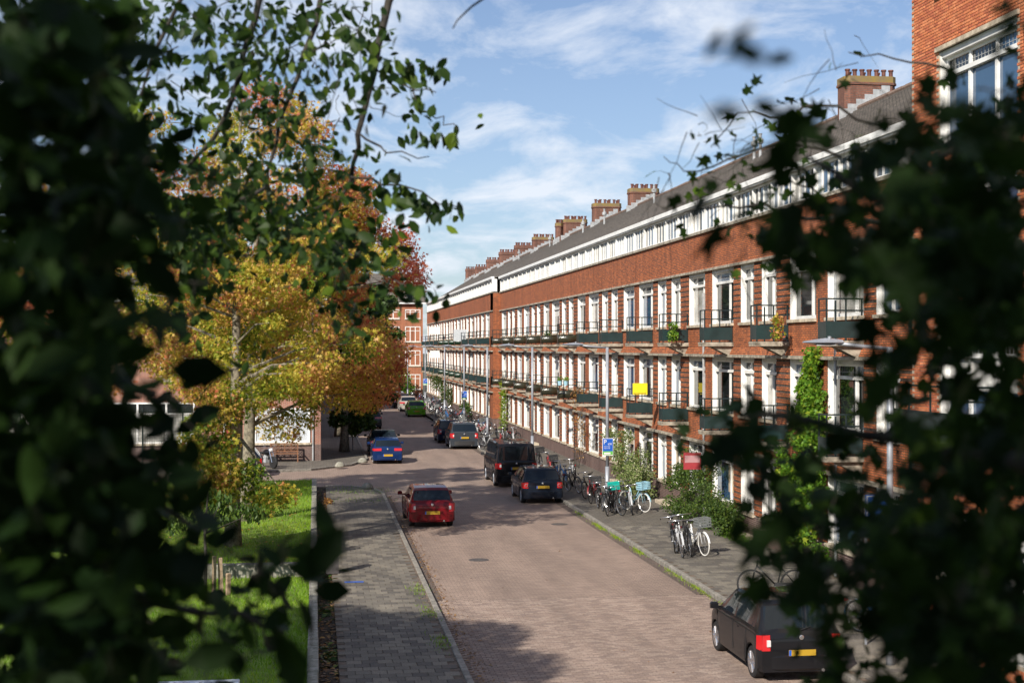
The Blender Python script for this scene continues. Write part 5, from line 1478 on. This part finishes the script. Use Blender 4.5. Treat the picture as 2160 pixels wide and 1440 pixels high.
plant('shrub', 'pale variegated shrub spilling over the pavement behind the teal crate bicycle', cs, [random.uniform(.3,.5) for _ in cs], 8500, .085, M['pale'], lambda P, i: rng.normal(.5,.26,len(P)), stems=[([(13.2,ya+.8,.1),(13.1,ya+1.0,1.0),(13.2,ya+1.3,2.2)], [.03,.025,.01], 'stem')])
ya, yb = wy(1560, X_), wy(1440, X_)
cs = []
for i in range(44):
    t_ = random.random(); y = ya+(yb-ya)*t_; hmax = 2.6*min(1, t_*1.3+.25) if t_ < .85 else 1.5
    cs.append((random.uniform(12.85,13.7), y, random.uniform(.2, hmax)))
plant('ivy_mound', 'tall green ivy mound climbing beside the doorway behind the bicycles', cs, [random.uniform(.28,.42) for _ in cs], 13000, .075, M['green'], lambda P, i: rng.normal(.6,.22,len(P)), cat='ivy')
cs = [(13.3, random.uniform(ya-1.5, ya+1.0), .18) for _ in range(8)]
plant('ground_cover', 'low bright green plants at the foot of the ivy mound', cs, [.25]*8, 900, .06, M['creeper'], rt(.5), cat='plants')
# creeper on the wall
cs, rs = [], []
for k in range(80):
    z = random.uniform(.4, 6.0); yc = 38.4 + (1.9 if z < 3.9 else .9 if z < 4.9 else .45)*random.uniform(-.9, 1.1) + (.5 if z < 3.8 else 0)
    if z > 5.2: yc = 37.9+random.uniform(-.25,.5)
    cs.append((13.72+random.uniform(-.12,.08), yc, z)); rs.append((.22, random.uniform(.3,.5), .34))
plant('wall_creeper', 'bright green creeper covering the wall right of the yellow board', cs, rs, 10500, .105, M['creeper'], lambda P, i: rng.normal(.48,.26,len(P))+.1*(P[:,2]>4), tm=MAPLE, cat='creeper', droop=.6,
      stems=[([(13.85,38.2,.1),(13.8,38.4,2),(13.8,38.1,4),(13.8,38.0,6)], [.04,.03,.02,.01], 'stem')])
yv = wy(1228, 13.6)
cs = [(13.5+random.uniform(-.2,.2), yv+random.uniform(-.6,1.2), random.uniform(.4,4.2)) for _ in range(22)]
plant('dry_vine', 'sparse brownish vine on the wall behind the van', cs, [.35]*22, 700, .09, M['litter'], rt(.7,.2), cat='vine', stems=[([(13.3,yv+q*.3,.1),(13.4,yv+q*.5,1.4+q*.2),(13.6,yv+q*.1,3.2)], [.02,.015,.006], 'stem') for q in (-2,-1,0,1,2)])
yv = wy(1062, 13.6)
plant('wall_creeper', 'narrow yellow-green creeper where the terrace steps forward', [(13.6,yv,z) for z in np.arange(.4,3.9,.35)], [.32]*10, 1300, .11, M['creeper'], rt(.85,.15), cat='creeper')
for nm, px, z, r, c, lab in (('shrub',945,1.6,1.2,M['green'],'green shrub against the far block behind the lamp post'),('shrub',925,2.6,1.3,M['green'],'taller pinkish shrub on the far pavement wall'),('shrub',985,.9,.7,M['green'],'dark yucca-like shrub by the middle parking sign')):
    yv = wy(px, 13.0); plant(nm, lab, [(12.9,yv+q,z+random.uniform(-.6,.6)) for q in (-.8,0,.8)], [r*.7]*3, 1500, .13, c, rt(.5,.25))
plant('shrub', 'light green bush before the end building', [(9.4,174,1.4),(10.4,173.6,2.2),(11.2,173.8,1.2)], [1.1,1.3,1.0], 2500, .2, M['creeper'], rt(.4,.25))
plant('hedge', 'dark hedge before the end building', [(x,174.5,1.3) for x in np.arange(0,9,1.1)], [1.3]*9, 5000, .2, M['green'], rt(.35,.25), cat='hedge')
# weeds on kerbs, litter in the left gutter
def weeds(name, pts_fn, n, size, mat, tint, tm=BLADE):
    P = np.array([pts_fn() for _ in range(n)])
    a = np.stack([rng.normal(0,.6,n), rng.normal(0,.6,n), np.ones(n)],1)
    if tm is not BLADE: a[:,2] = rng.normal(.0,.25,n)
    a /= np.linalg.norm(a,axis=1)[:,None]
    q = rng.normal(size=(n,3)); q -= a*np.sum(q*a,axis=1)[:,None]; q /= np.linalg.norm(q,axis=1)[:,None]
    fr = (a, np.cross(q,a)*(3 if tm is BLADE else 1), q)
    if tm is not BLADE:
        a[:,2]=rng.normal(0,.2,n); a/=np.linalg.norm(a,axis=1)[:,None]
        up = np.array([0,0,1.])+rng.normal(0,.25,(n,3)); up -= a*np.sum(up*a,axis=1)[:,None]; up/=np.linalg.norm(up,axis=1)[:,None]
        fr = (a, np.cross(up,a), up)
    tag(leafcloud(name, tm, P, np.abs(rng.normal(size,size*.3,n)), tint(n), mat, fr=fr), kind='stuff')
clump = [random.uniform(30,62) for _ in range(20)]
def wr():
    y = random.choice(clump)+random.gauss(0,.45); return (9.80+abs(random.gauss(0,.07))*random.choice((-1,.4)), y, .0 if True else 0)
weeds('kerb_weeds', wr, 2600, .065, M['grass'], lambda n: rng.normal(.65,.3,n))
def wl():
    y = random.choice([57.5,60.5,62.3,61.2,33,29.5,36]); return (random.choice([2.7,1.9,1.2]) + random.gauss(0,.4) if y > 50 else 2.6+random.gauss(0,.12), y+random.gauss(0,.5), PZ)
weeds('pavement_weeds', wl, 1100, .07, M['grass'], lambda n: rng.normal(.3,.3,n))
weeds('fallen_leaves', lambda: (3.02+abs(random.gauss(0,.16)), random.uniform(24,60), .006), 1300, .06, M['litter'], lambda n: rng.random(n), tm=OVAL)
weeds('scattered_leaves', lambda: (random.uniform(.5,9.8), random.uniform(24,75), .11 if False else .012), 260, .05, M['litter'], lambda n: rng.random(n), tm=OVAL)
weeds('lawn_leaves', lambda: (-random.random()**.8*9-.2, random.uniform(39.5,63), .40), 900, .07, M['autumn'], lambda n: rng.normal(.8,.15,n), tm=OVAL)
weeds('soil_strip_plants', lambda: (random.uniform(.08,.44), 24+random.random()*38, .04), 1400, .10, M['litter'], lambda n: rng.random(n), tm=OVAL)
weeds('soil_strip_weeds', lambda: (random.uniform(.08,.44), random.choice([29,34,39,44,50])+random.gauss(0,.6), .04), 500, .15, M['green'], lambda n: rng.random(n), tm=OVAL)
p = gnd(686,1062,.1); plant('red_plant', 'low red-leaved plant in the strip left of the pavement', [(p.x+.1,p.y,.2)], [(.2,.3,.12)], 120, .10, M['litter'], rt(.6,.2), cat='plant')

# ================================================================== TREES BEYOND THE FOREGROUND
def tree(name, label, base, lean, H, trunk_r, crown, n, size, mat, tint, tm, clusters, cr, barkm='bark', fork=None, skirt=None, cat='tree', facew=.6, lo=0.0):
    root = empty(name, base, 0, label, cat)
    B = Vector(base); top = Vector((lean[0], lean[1], H))
    b = MB(); pts, rs = [], []
    for i in range(11):
        t_ = i/10; pts.append(Vector((lean[0]*t_*t_+.05*math.sin(t_*5), lean[1]*t_+.08*math.cos(t_*4)-.08, H*t_))); rs.append(trunk_r*(1-.86*t_)*(1+.35*max(0,.06-t_)/.06))
    b.tube(pts, rs, 14); b.build('trunk', M[barkm], root, smooth=True)
    (cx,cy,cz),(rx,ry,rz_) = crown
    cs = []
    while len(cs) < clusters:
        d = rng.normal(size=3); d /= np.linalg.norm(d); r = rng.random()**.38
        q = d*r
        if q[2] < -.92+lo: continue
        cs.append((cx+q[0]*rx, cy+q[1]*ry, cz+q[2]*rz_))
    if skirt: cs += skirt
    for k in range(0, len(cs), 3):
        c = Vector(cs[k])-B; h = max(.25, min(.93, (c.z-.25*math.hypot(c.x,c.y))/H)); i = min(9, int(h*10)); s = pts[i]+(pts[i+1]-pts[i])*(h*10-i)
        m_ = (s+c)/2+Vector((random.uniform(-.3,.3),random.uniform(-.3,.3),.25))
        b = MB(); b.tube([s, m_, c], [max(.02,rs[i]*.38), max(.015,rs[i]*.22), .008], 5); b.build('limb', M[barkm], root)
    rr = np.abs(rng.normal(cr, cr*.25, len(cs)))
    P, idx = blobs(cs, np.stack([rr,rr,rr*.72],1), n)
    out_ = P-np.array([cx,cy,cz]); 
    t_ = tint(P, idx, np.array(cs))
    a, q_, nn = frames(n, .45)
    nn2 = nn + .55*out_/ (np.linalg.norm(out_,axis=1)[:,None]+1e-6); nn2 -= a*np.sum(nn2*a,axis=1)[:,None]; nn2 /= np.linalg.norm(nn2,axis=1)[:,None]
    o = leafcloud('crown', tm, P-np.array(base), np.abs(rng.normal(size,size*.22,n)), t_, mat, root, fr=(a, np.cross(nn2,a), nn2))
    o['kind'] = 'stuff'
    return root
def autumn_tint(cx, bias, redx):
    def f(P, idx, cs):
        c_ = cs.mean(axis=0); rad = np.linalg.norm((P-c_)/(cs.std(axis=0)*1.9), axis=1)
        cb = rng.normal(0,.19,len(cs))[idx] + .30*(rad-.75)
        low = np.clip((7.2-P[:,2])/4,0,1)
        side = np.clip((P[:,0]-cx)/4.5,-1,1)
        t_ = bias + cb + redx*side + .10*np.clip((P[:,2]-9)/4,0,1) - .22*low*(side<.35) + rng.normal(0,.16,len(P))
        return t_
    return f
def at_(px, py, d): v = ray(px, py, d); return (v.x, v.y, v.z)
sk = [at_(px,py,d) for px,py,d in ((420,900,40),(405,950,40),(440,960,40.3),(470,930,40.6),(455,1000,40),(430,1030,40),(470,1040,40.2),(520,1000,40.5),(560,1052,40.5),(600,1040,40.8),(400,1040,40),(450,880,40.5),(480,860,41))]
b1 = (ray(491,1147,42.3).x, ray(491,1147,42.3).y, .33)
c1 = ray(520, 560, 42.5)
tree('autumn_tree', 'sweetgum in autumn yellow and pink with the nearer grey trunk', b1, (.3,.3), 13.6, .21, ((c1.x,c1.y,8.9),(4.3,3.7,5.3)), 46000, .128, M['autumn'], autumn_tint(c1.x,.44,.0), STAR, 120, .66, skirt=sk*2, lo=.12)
b2 = (ray(521,1090,48.5).x, ray(521,1090,48.5).y, .33)
c2 = ray(640, 640, 49)
sk2 = [at_(px,py,d) for px,py,d in ((560,860,50),(600,870,50),(640,880,50.5),(585,900,50),(620,920,51),(660,850,51),(560,800,50),(700,830,51),(720,800,51),(780,820,51),(810,790,50),(830,740,50))]
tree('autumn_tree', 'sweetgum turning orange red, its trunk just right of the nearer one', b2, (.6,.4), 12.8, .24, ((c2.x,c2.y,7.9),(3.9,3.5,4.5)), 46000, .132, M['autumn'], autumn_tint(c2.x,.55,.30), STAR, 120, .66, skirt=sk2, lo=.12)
b3 = (-8.2, 53.0, .33)
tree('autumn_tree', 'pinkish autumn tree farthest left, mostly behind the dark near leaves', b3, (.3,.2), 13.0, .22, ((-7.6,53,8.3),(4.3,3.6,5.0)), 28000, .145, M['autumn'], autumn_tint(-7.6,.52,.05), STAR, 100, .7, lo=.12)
tree('green_tree', 'small yellow-green tree behind the two grey trunks at the end of the lawn', (-3.1,58.5,.33), (.2,0), 11.5, .17, ((-2.9,58.5,7.4),(3.2,3.0,4.6)), 20000, .15, M['autumn'], lambda P,i,c: rng.normal(.16,.13,len(P))+rng.normal(0,.10,len(c))[i], MAPLE, 80, .62, lo=.0)
c3 = ray(772, 770, 84)
tree('green_tree', 'dark green broadleaf tree on the left pavement above the parked cars', (1.7,84.5,PZ), (.4,0), 11.5, .24, ((c3.x-.1,c3.y,5.9),(2.4,2.5,5.0)), 24000, .20, M['green'], lambda P,i,c: rng.normal(.42,.2,len(P))+rng.normal(0,.14,len(c))[i], MAPLE, 70, .65, lo=.0)
tree('green_tree', 'second green tree farther down the left side of the street', (1.6,99,PZ), (.2,0), 12.0, .24, ((1.9,99,7.6),(3.3,3.0,4.3)), 9000, .24, M['green'], lambda P,i,c: rng.normal(.5,.2,len(P))+rng.normal(0,.14,len(c))[i], MAPLE, 60, .75)
tree('green_tree', 'farthest small green tree before the street end', (2.0,150,PZ), (.2,0), 8.0, .2, ((2.2,150,5.4),(3.6,3.0,2.9)), 5000, .34, M['green'], lambda P,i,c: rng.normal(.6,.25,len(P)), MAPLE, 40, .8)
# sapling on the lower lawn
p = gnd(433, 1262, .03)
q = [at_(px,py,p.y+.6) for px,py in ((400,1060),(430,1040),(470,1050),(510,1070),(450,1080),(400,1090),(480,1090),(370,1100),(540,1080))]
s_ = empty('sapling', (p.x,p.y,.03), 0, 'thin young tree with long narrow leaves on the lower lawn', 'sapling')
b = MB(); b.tube([(0,0,0),(.02,0,.9),(-.01,.05,1.6),(.05,.3,2.6)], [.045,.04,.035,.015], 8); b.build('trunk', M['darkbark'], s_)
for c in q[::2]:
    b = MB(); b.tube([(0,.1,1.6), Vector(c)-s_.location], [.02,.008], 5); b.build('branch', M['darkbark'], s_)
P, idx = blobs(q, [(.32,.32,.25)]*len(q), 900); a, b_, n_ = frames(900, 1.3)
o = leafcloud('foliage', OVAL, P-np.array(s_.location), np.abs(rng.normal(.15,.03,900)), rng.normal(.6,.2,900), M['green'], s_, fr=(a, b_*.75, n_)); o['kind'] = 'stuff'

# ================================================================== THE NEAR TREES WE LOOK OUT OF
def cells(rows, y0=0, x0=0):
    out = []
    for j, r in enumerate(rows):
        for (c, k) in r: out.append((c*60+x0, j*60+y0, k))
    return out
def spec(s):
    """'0-3:9 4:5' -> [(0,9),...]"""
    out = []
    for tok in s.split():
        a, k = tok.split(':')
        if '-' in a:
            lo_, hi_ = map(int, a.split('-'))
            for c in range(lo_, hi_+1): out.append((c, float(k)))
        else: out.append((int(a), float(k)))
    return out
LEFT = [spec(s) for s in (
 '0-3:9 4:5','0-3:9 4:4','0-3:9 4:4','0-3:9 4:5','0-3:9 4:6 5:2','0-3:9 4:8 5:3','0-4:9 5:6 6:2','0-4:9 5:8 6:5 7:4','0-4:9 5:6 6:3','0-3:9 4:7 5:7 6:4',
 '0-3:9 4:5 5:2 6:3','0-2:9 3:8.5 4:4 5:1','0-2:9 3:8 4:3 5:1','0-3:9 4:6 5:3 6:2','0-3:9 4:7 5:4 6:6 7:3','0-3:9 4:8 5:5 6:4 7:2','0-3:9 4:8 5:7 6:2','0-4:9 5:8 6:5','0-3:9 4:8.5 5:8 6:6 7:2',
 '0-3:9 4:7 5:5 6:5 7:2 8:4 9:3 10:6 11:4','0-3:9 4:8.5 5:7 6:5 7:4 8:7 9:7 10:6 11:2','0-4:9 5:8 6:5 7:2 8:5 9:5 10:2','0-4:9 5:7 6:3 7:3 8:6 9:7 10:3','0-4:9 5:8 6:3 7:1 8:4 9:6 10:3')]
RIGHT = [spec(s) for s in (
 '26:2 35:4','25:1 26:1 27:2 28:1 35:3','26:2 27:3 28:2','27:3.5 28:2 31:2 32:4 33:5 34:5 35:6','26:2 27:5 28:2 30:4 31:6 32:7 33:7 34:8 35:9','25:1 27:2 28:1 29:4 30:8 31:8 32:9 33:8 34-35:9',
 '24:2 25:3 26:3 27:2 28:2 29:5 30:8 31:7 32:8 33-35:9','24:1 25:2 26:4 27:6 28:6 29:7 30:8 31:8 32:8 33-35:9','26:4 27:8 28-35:9','27:3 28:6 29:5 30:7 31-32:9 33:8 34-35:9','30:4 31:7 32:7 33:7 34-35:9',
 '30:2 31:5 32:5 33:6 34:8 35:9','31:4 32:6 33:7 34:7 35:7','26:2 27:1.5 30:3 31:8 32:6 33:8 34:7 35:7','24:4 25:6 26:5 27:2 30:4 31:6 32:4 33:5 34:7 35:8','24:2 25:6 26:7 27:7 28:6 29:5 30:6 31:5 32:4 33:5 34-35:9',
 '25:1 26:6 27:8 28:7 29:5 30:7 31:6 32:6 33:7 34-35:8','26:4 27:8 28:6 29:7 30:7 31:6 32:8 33:9 34:7 35:8','26:5 27:7 28:4 29:7 30:8 31:7 32-35:9','26:3 27:7 28:8 29:5 30:7 31-35:9','26:1 27:5 28:8 29:7 30:8 31-35:9','27:2 28:6 29:8 30:8 31-35:9','28:5 29:6 30:5 31:7 32:5 33-35:9','28:5 29:6 30:6 31:6 32:8 33-35:9')]
MID = [spec(s) for s in (
 '4:5 5:6 6:5 7:5 8:6 9:5 10:5 11:4 12:3 13:2','4:5 5:4 6:4 7:5 8:6 9:6 10:5 11:4 12:5 13:3','4:5 5:4 6:3 7:4 8:6 9:6 10:4 11:3 12:4 13:5 14:3 15:1','4:7 5:4 6:3 7:4 8:5 9:5 10:3 11:2 12:2 13:1 14:3','4:7 5:5 6:3 7:3 8:4 9:5 10:4 11:2 12:1 14:2 15:2 16:.6',
 '4:5 5:5 6:4 7:4 8:4 9:4 10:5 11:3 12:3 13:1','4:6 5:5 6:5 7:6 8:6 9:6 10:5 11:5 12:4 13:3','4:9 5:7 6:8 7:8 8:7 9:8 10:7 11:5 12:2 13:2 14:3 15:2.5','4:5 5:3 6:7 7:7 8:3 9:6 10:4 11:7 12:6 13:3','4:3 5:5 6:6 7:4 8:1 9:1 10:1 11:5 12:5 13:3 14:1','5:3 6:5 7:2 11:3 12:4 13:3 14:4 15:2','6:1 11:1 12:2','8:.6 9:.6')]
MRIGHT = [spec(s) for s in ('','30:1','29:3 30:1 32:1.5','26:3 27:3 28:3 29:2','24:1 25:4 26:4 27:3 28:2 29:2 30:3','24:3 25:4 26:3 27:3 28:3 29:3','23:2 24:4 25:4 26:4 27:3 28:3 29:3','23:1 24:2 25:3 26:3','26:2','26:2 27:1')]
def seed_cells(rows, dlo, dhi, mult, extra=False, row0=0, nx=9, soft=None):
    P = []
    for cx, cy_, k in cells(rows, row0*60):
        if soft is not None and cx >= soft: k *= .93
        n = -math.log(1-min(k,9.05)/9.3)*mult*(1.35 if k >= 7 else 1)*(1.12 if cx >= 1860 else 1)
        n = int(n)+(1 if random.random() < n-int(n) else 0)
        for _ in range(n):
            d = random.uniform(dlo, dhi); P.append((tuple(ray(cx+random.uniform(-4,64), cy_+random.uniform(-4,64), d)), d))
        if extra and k >= 8.4:
            for _ in range(nx):
                d = random.uniform(dhi, dhi+3.0); P.append((tuple(ray(cx+random.uniform(0,60), cy_+random.uniform(0,60), d)), d))
    return P
def near_foliage(root, seeds, tm, size, mat, tint, nsingle, droop, leafname='leaf'):
    seeds.sort(key=lambda s: s[1])
    B = np.array(root.location)
    tv, tf = tm
    proto = {}
    for k in range(6):
        me = bpy.data.meshes.new('leaf'); me.from_pydata([tuple(v) for v in tv], [], tf)
        a = me.attributes.new('tint','FLOAT','POINT'); a.data.foreach_set('value', [max(0,min(1,tint+(k-2.5)*.12))]*len(tv)); me.materials.append(mat); me.update(); proto[k] = me
    nsingle = min(nsingle, len(seeds)*2//3); one, rest = seeds[:nsingle], seeds[nsingle:]
    a, b_, n_ = frames(len(one), droop)
    for i, (p, d) in enumerate(one):
        o = link(leafname, proto[random.randrange(6)], root); s = abs(random.gauss(size, size*.2))
        m = Matrix(((a[i][0]*s,b_[i][0]*s,n_[i][0]*s,p[0]-B[0]),(a[i][1]*s,b_[i][1]*s,n_[i][1]*s,p[1]-B[1]),(a[i][2]*s,b_[i][2]*s,n_[i][2]*s,p[2]-B[2]),(0,0,0,1)))
        o.matrix_local = m
    if not rest: return
    P = np.array([p for p,_ in rest])-B; n = len(P)
    o = leafcloud('foliage', tm, P, np.abs(rng.normal(size,size*.2,n)), rng.normal(tint,.25,n), mat, root, droop=droop)
    o['kind'] = 'stuff'
def twigs(root, paths, m='darkbark', name='branch'):
    for pts, r0, r1 in paths:
        v = [Vector(ray(*p))-root.location for p in pts]
        # gentle wander
        q = []
        for a, b_ in zip(v[:-1], v[1:]):
            for t_ in (0,.33,.66):
                q.append(a.lerp(b_, t_)+Vector((random.uniform(-.02,.02),random.uniform(-.02,.02),random.uniform(-.02,.02))))
        q.append(v[-1]); n = len(q)
        b = MB(); b.tube(q, [r0+(r1-r0)*i/(n-1) for i in range(n)], 6); b.build(name, M[m], root, smooth=True)
def side_twigs(root, cellrows, dlo, dhi, n, r=.004, L=1.0):
    cc = [c for c in cells(cellrows) if c[2] < 8.5]
    b = MB()
    for _ in range(n):
        cx, cy_, k = random.choice(cc); d = random.uniform(dlo,dhi)
        p = Vector(ray(cx+random.uniform(0,60), cy_+random.uniform(0,60), d))-root.location
        dr = Vector((random.uniform(-1,1),random.uniform(-.5,.5),random.uniform(-.9,.5))).normalized()*random.uniform(.05,.13)*L
        pts = [p]
        for _k in range(4): dr = (dr+Vector((random.uniform(-.05,.05),random.uniform(-.03,.03),random.uniform(-.06,.03)))*L); pts.append(pts[-1]+dr)
        b.tube(pts, [r,r*.8,r*.6,r*.5,r*.3], 4, cap=False)
    tag(b.build('twigs', M['darkbark'], root), kind='stuff')
NL = empty('near_tree', (-3.4,1.2,0), 0, 'dark shaded tree filling the whole left edge close to the lens', 'tree')
b = MB(); b.tube([(0,0,0),(.1,.1,3),(0,.2,6),(.2,.1,9),(.1,.2,13)], [.34,.29,.25,.2,.1], 14); b.build('trunk', M['darkbark'], NL, smooth=True)
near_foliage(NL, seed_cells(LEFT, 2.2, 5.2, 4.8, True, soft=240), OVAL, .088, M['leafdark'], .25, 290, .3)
twigs(NL, [([(-300,500,4),(40,420,4),(200,500,4.4),(330,600,4.6)], .035, .008), ([(-300,1000,3.5),(60,960,3.6),(260,1010,3.8),(420,1120,4)], .035,.006), ([(-200,200,4),(120,120,4),(300,60,4.2)], .03,.008),([(-100,1300,3.2),(200,1230,3.4),(440,1290,3.6),(600,1330,3.8)],.02,.005),([(-200,760,3.6),(150,800,3.8),(330,830,4)],.02,.005)])
side_twigs(NL, LEFT, 2.6, 5, 60, .003, .4)
ML = empty('hanging_branches', (-3.4,9.5,10.5), 0, 'leafy branches with oval leaves hanging from the top left against the sky', 'tree branch')
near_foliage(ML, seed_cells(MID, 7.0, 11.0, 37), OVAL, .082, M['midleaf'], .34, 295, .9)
twigs(ML, [([(900,-200,9),(822,0,9),(790,150,9),(758,280,9),(742,380,9.2),(690,480,9.4)], .028,.010), ([(758,288,9),(820,322,9),(905,330,9.1)],.008,.003), ([(745,370,9.1),(800,385,9),(870,400,9),(930,425,9),(975,445,8.9)],.008,.003),
           ([(560,-100,8.5),(520,120,8.6),(470,260,8.8),(400,350,9),(300,330,9)],.022,.008), ([(700,-100,9.4),(640,120,9.4),(590,260,9.5),(560,400,9.6),(600,520,9.6)],.02,.006), ([(790,150,9),(850,180,8.9),(920,195,8.8)],.007,.003),
           ([(875,190,8.9),(885,230,8.9),(930,250,8.9),(965,275,8.8)],.006,.003), ([(400,-60,8),(330,120,8.1),(280,260,8.2)],.015,.005), ([(560,400,9.5),(470,440,9.3),(380,450,9.2),(260,470,9)],.014,.005), ([(690,480,9.4),(740,540,9.3),(820,580,9.2),(900,630,9.1)],.01,.003),
           ([(1040,-30,7),(1000,15,7),(955,60,7)],.008,.003), ([(640,520,9.4),(720,560,9.3),(790,520,9.2)],.01,.003), ([(760,210,9),(800,235,9),(860,245,9)],.003,.0015)])
spray = [(905,155),(930,160),(885,215),(875,285),(912,290),(925,285),(958,290),(915,240),(850,170),(870,150),(800,400),(815,420),(840,410),(850,400),(900,430),(915,445),(935,455),(968,440),(870,410),(825,375),(885,425),(950,435),(790,120),(830,130),(860,135),(870,160),(845,140),(780,100),(800,140),(815,150)]
a_, b_, n_ = frames(len(spray)*2, 1.6)
o = leafcloud('spray_leaves', OVAL, np.array([tuple(ray(x+random.uniform(-9,9), y-14+random.uniform(-8,8), 8.9)) for x, y in spray for _ in (0,1)])-np.array(ML.location), .115, rng.normal(.5,.25,len(spray)*2), M['midleaf'], ML, fr=(a_,b_,n_)); o['kind'] = 'stuff'
side_twigs(ML, [[c for c in r if c[0] < 13] for r in MID], 7.5, 10.5, 110, .004, .7)
NR = empty('near_tree', (4.2,2.0,0), 0, 'dark shaded tree filling the right edge close to the lens', 'tree')
b = MB(); b.tube([(0,0,0),(.1,.1,3),(0,.2,6),(.2,.1,9),(.1,.2,12)], [.3,.26,.22,.18,.1], 14); b.build('trunk', M['darkbark'], NR, smooth=True)
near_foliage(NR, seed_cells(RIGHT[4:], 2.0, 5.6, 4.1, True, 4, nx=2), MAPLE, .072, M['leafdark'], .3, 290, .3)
twigs(NR, [([(2400,600,3.6),(2100,520,3.6),(1850,420,3.7),(1700,330,3.8)],.03,.006), ([(2400,1000,3),(2050,960,3.1),(1800,900,3.2),(1560,880,3.3)],.028,.005), ([(2400,1350,2.8),(2000,1250,3),(1720,1200,3.2)],.025,.005),([(2350,250,4),(2060,300,4),(1920,340,4.1)],.02,.006)])
pts_ = seed_cells(RIGHT[:5], .95, 1.7, 2.2)
a_, b_, n_ = frames(len(pts_), .2)
o = leafcloud('close_leaves', OVAL, np.array([p for p,_ in pts_])-np.array(NR.location), .036, .3, M['leafdark'], NR, fr=(a_,b_,n_)); o['kind'] = 'stuff'
pts_ = seed_cells([[c for c in r if c[0] > 29] for r in RIGHT[:4]], 3.0, 5.5, 5)
a_, b_, n_ = frames(len(pts_), .2)
o = leafcloud('top_leaves', MAPLE, np.array([p for p,_ in pts_])-np.array(NR.location), .072, .4, M['leafdark'], NR, fr=(a_,b_,n_)); o['kind'] = 'stuff'
side_twigs(NR, [[c for c in r if c[1] > 3] for r in RIGHT], 2.4, 4.6, 80, .003, .35)
MR = empty('hanging_branches', (4.5,7.5,8.5), 0, 'thin branches with small lobed leaves crossing the roof on the right', 'tree branch')
near_foliage(MR, seed_cells(MRIGHT, 7.0, 9.0, 7.5), MAPLE, .075, M['leafdark'], .6, 250, .5)
twigs(MR, [([(1900,470,8),(1700,455,8),(1600,430,8),(1480,440,8.1),(1380,480,8.2)],.012,.003), ([(1860,260,8),(1720,215,8),(1650,245,8),(1560,240,8),(1500,310,8.1)],.01,.003), ([(1780,330,8),(1640,300,8),(1540,340,8),(1440,360,8.1),(1400,330,8.1)],.009,.002), ([(2000,150,8.4),(1880,120,8.4),(1790,110,8.4)],.008,.003), ([(1740,420,8),(1650,370,8),(1560,400,8)],.007,.002)], name='branch')
side_twigs(MR, MRIGHT, 7.2, 9, 60, .003, .6)
# crowns of the same trees over and behind the viewpoint: they keep the near leaves in shade
def outcrown(name, label, centers, radii, n, size, tm=OVAL):
    root = empty(name, (centers[0][0], centers[0][1], 0), 0, label, 'tree')
    P, i_ = blobs(centers, radii, n)
    # nothing hangs in front of the view
    dcam = P[:,1]*CT+P[:,0]*ST; xc = (P[:,0]*CT-P[:,1]*ST)
    keep = (dcam < .25) | (np.abs(xc) > .40*np.maximum(dcam,0)+.35) | ((P[:,2]-HC) > .30*np.maximum(dcam,0)+.4)
    P = P[keep]; n = len(P)
    o = leafcloud('crown', tm, P-np.array(root.location), np.abs(rng.normal(size,size*.2,n)), rng.normal(.45,.2,n), M['leafdark'], root); o['kind'] = 'stuff'
    b = MB(); b.tube([(0,0,0),(.1,0,4),(0,.1,centers[0][2])], [.3,.25,.1], 12); b.build('trunk', M['darkbark'], root)
    return root
outcrown('shade_tree', 'big tree crown directly above and behind the viewpoint', [(-4.5,-4,9.5),(-2,-3.5,10.5),(-6,-1,8.5),(0.5,-3,9),(-3,-1.5,12),(-7,1.5,8),(2.5,-2.5,7.5),(-3.5,-3.5,6.5),(0,-2.5,6),(-8,-4,11)], [(2.6,2.2,2.4)]*10, 27000, .17)
outcrown('shade_tree', 'tree crown outside the left edge shading the near lawn and pavement', [(-9.5,15,10),(-9,13.5,11.5),(-10,17,10),(-10.3,15.5,12.5),(-10.8,18.5,11),(-7.3,13.2,11.6),(-8.0,15.8,11.8)], [(2.1,2.0,1.7)]*5+[(1.6,1.5,1.2),(1.8,1.8,1.3)], 48000, .17)
outcrown('lawn_tree', 'tree at the left of the lawn hidden behind the dark near leaves', [(-8.9,33.5,8.2),(-8.4,35.5,9.2),(-9.4,31.8,9)], [(1.9,2.2,1.8)]*3, 7500, .17)

for i,(x,y,lab) in enumerate(((7,-13,'large tree standing behind the viewpoint over the road'),(16,-11,'large tree behind the viewpoint beside the right pavement'),(-13,-13,'large tree behind the viewpoint at the back of the lawn'),(27,-9,'tree behind the viewpoint farthest to the right'))):
    outcrown('shade_tree', lab, [(x,y,8),(x-2.5,y-1,6),(x+2.5,y+.5,6.5),(x,y,11.5),(x+1,y-2,9)], [(3.2,3,3)]*5, 7000, .32)
for px_, fl, lab in ((1155,0,'leafy plant standing on an upper olive balcony'),(1420,1,'small potted plant on the upper balcony with the second drain pipe'),(1640,1,'red flowering plant on the upper balcony nearest the creeper')):
    p_ = ray(px_, 700 if fl == 0 else 705, FPX*13.3/(CT*(px_-665)))
    P_, _ = blobs([(p_.x,p_.y,6.65),(p_.x,p_.y,7.0)], [.22,.2], 260)
    tag(leafcloud('plant', OVAL, P_, .10, rng.random(260), M['creeper'] if px_ != 1640 else M['autumn']), lab, 'plant')
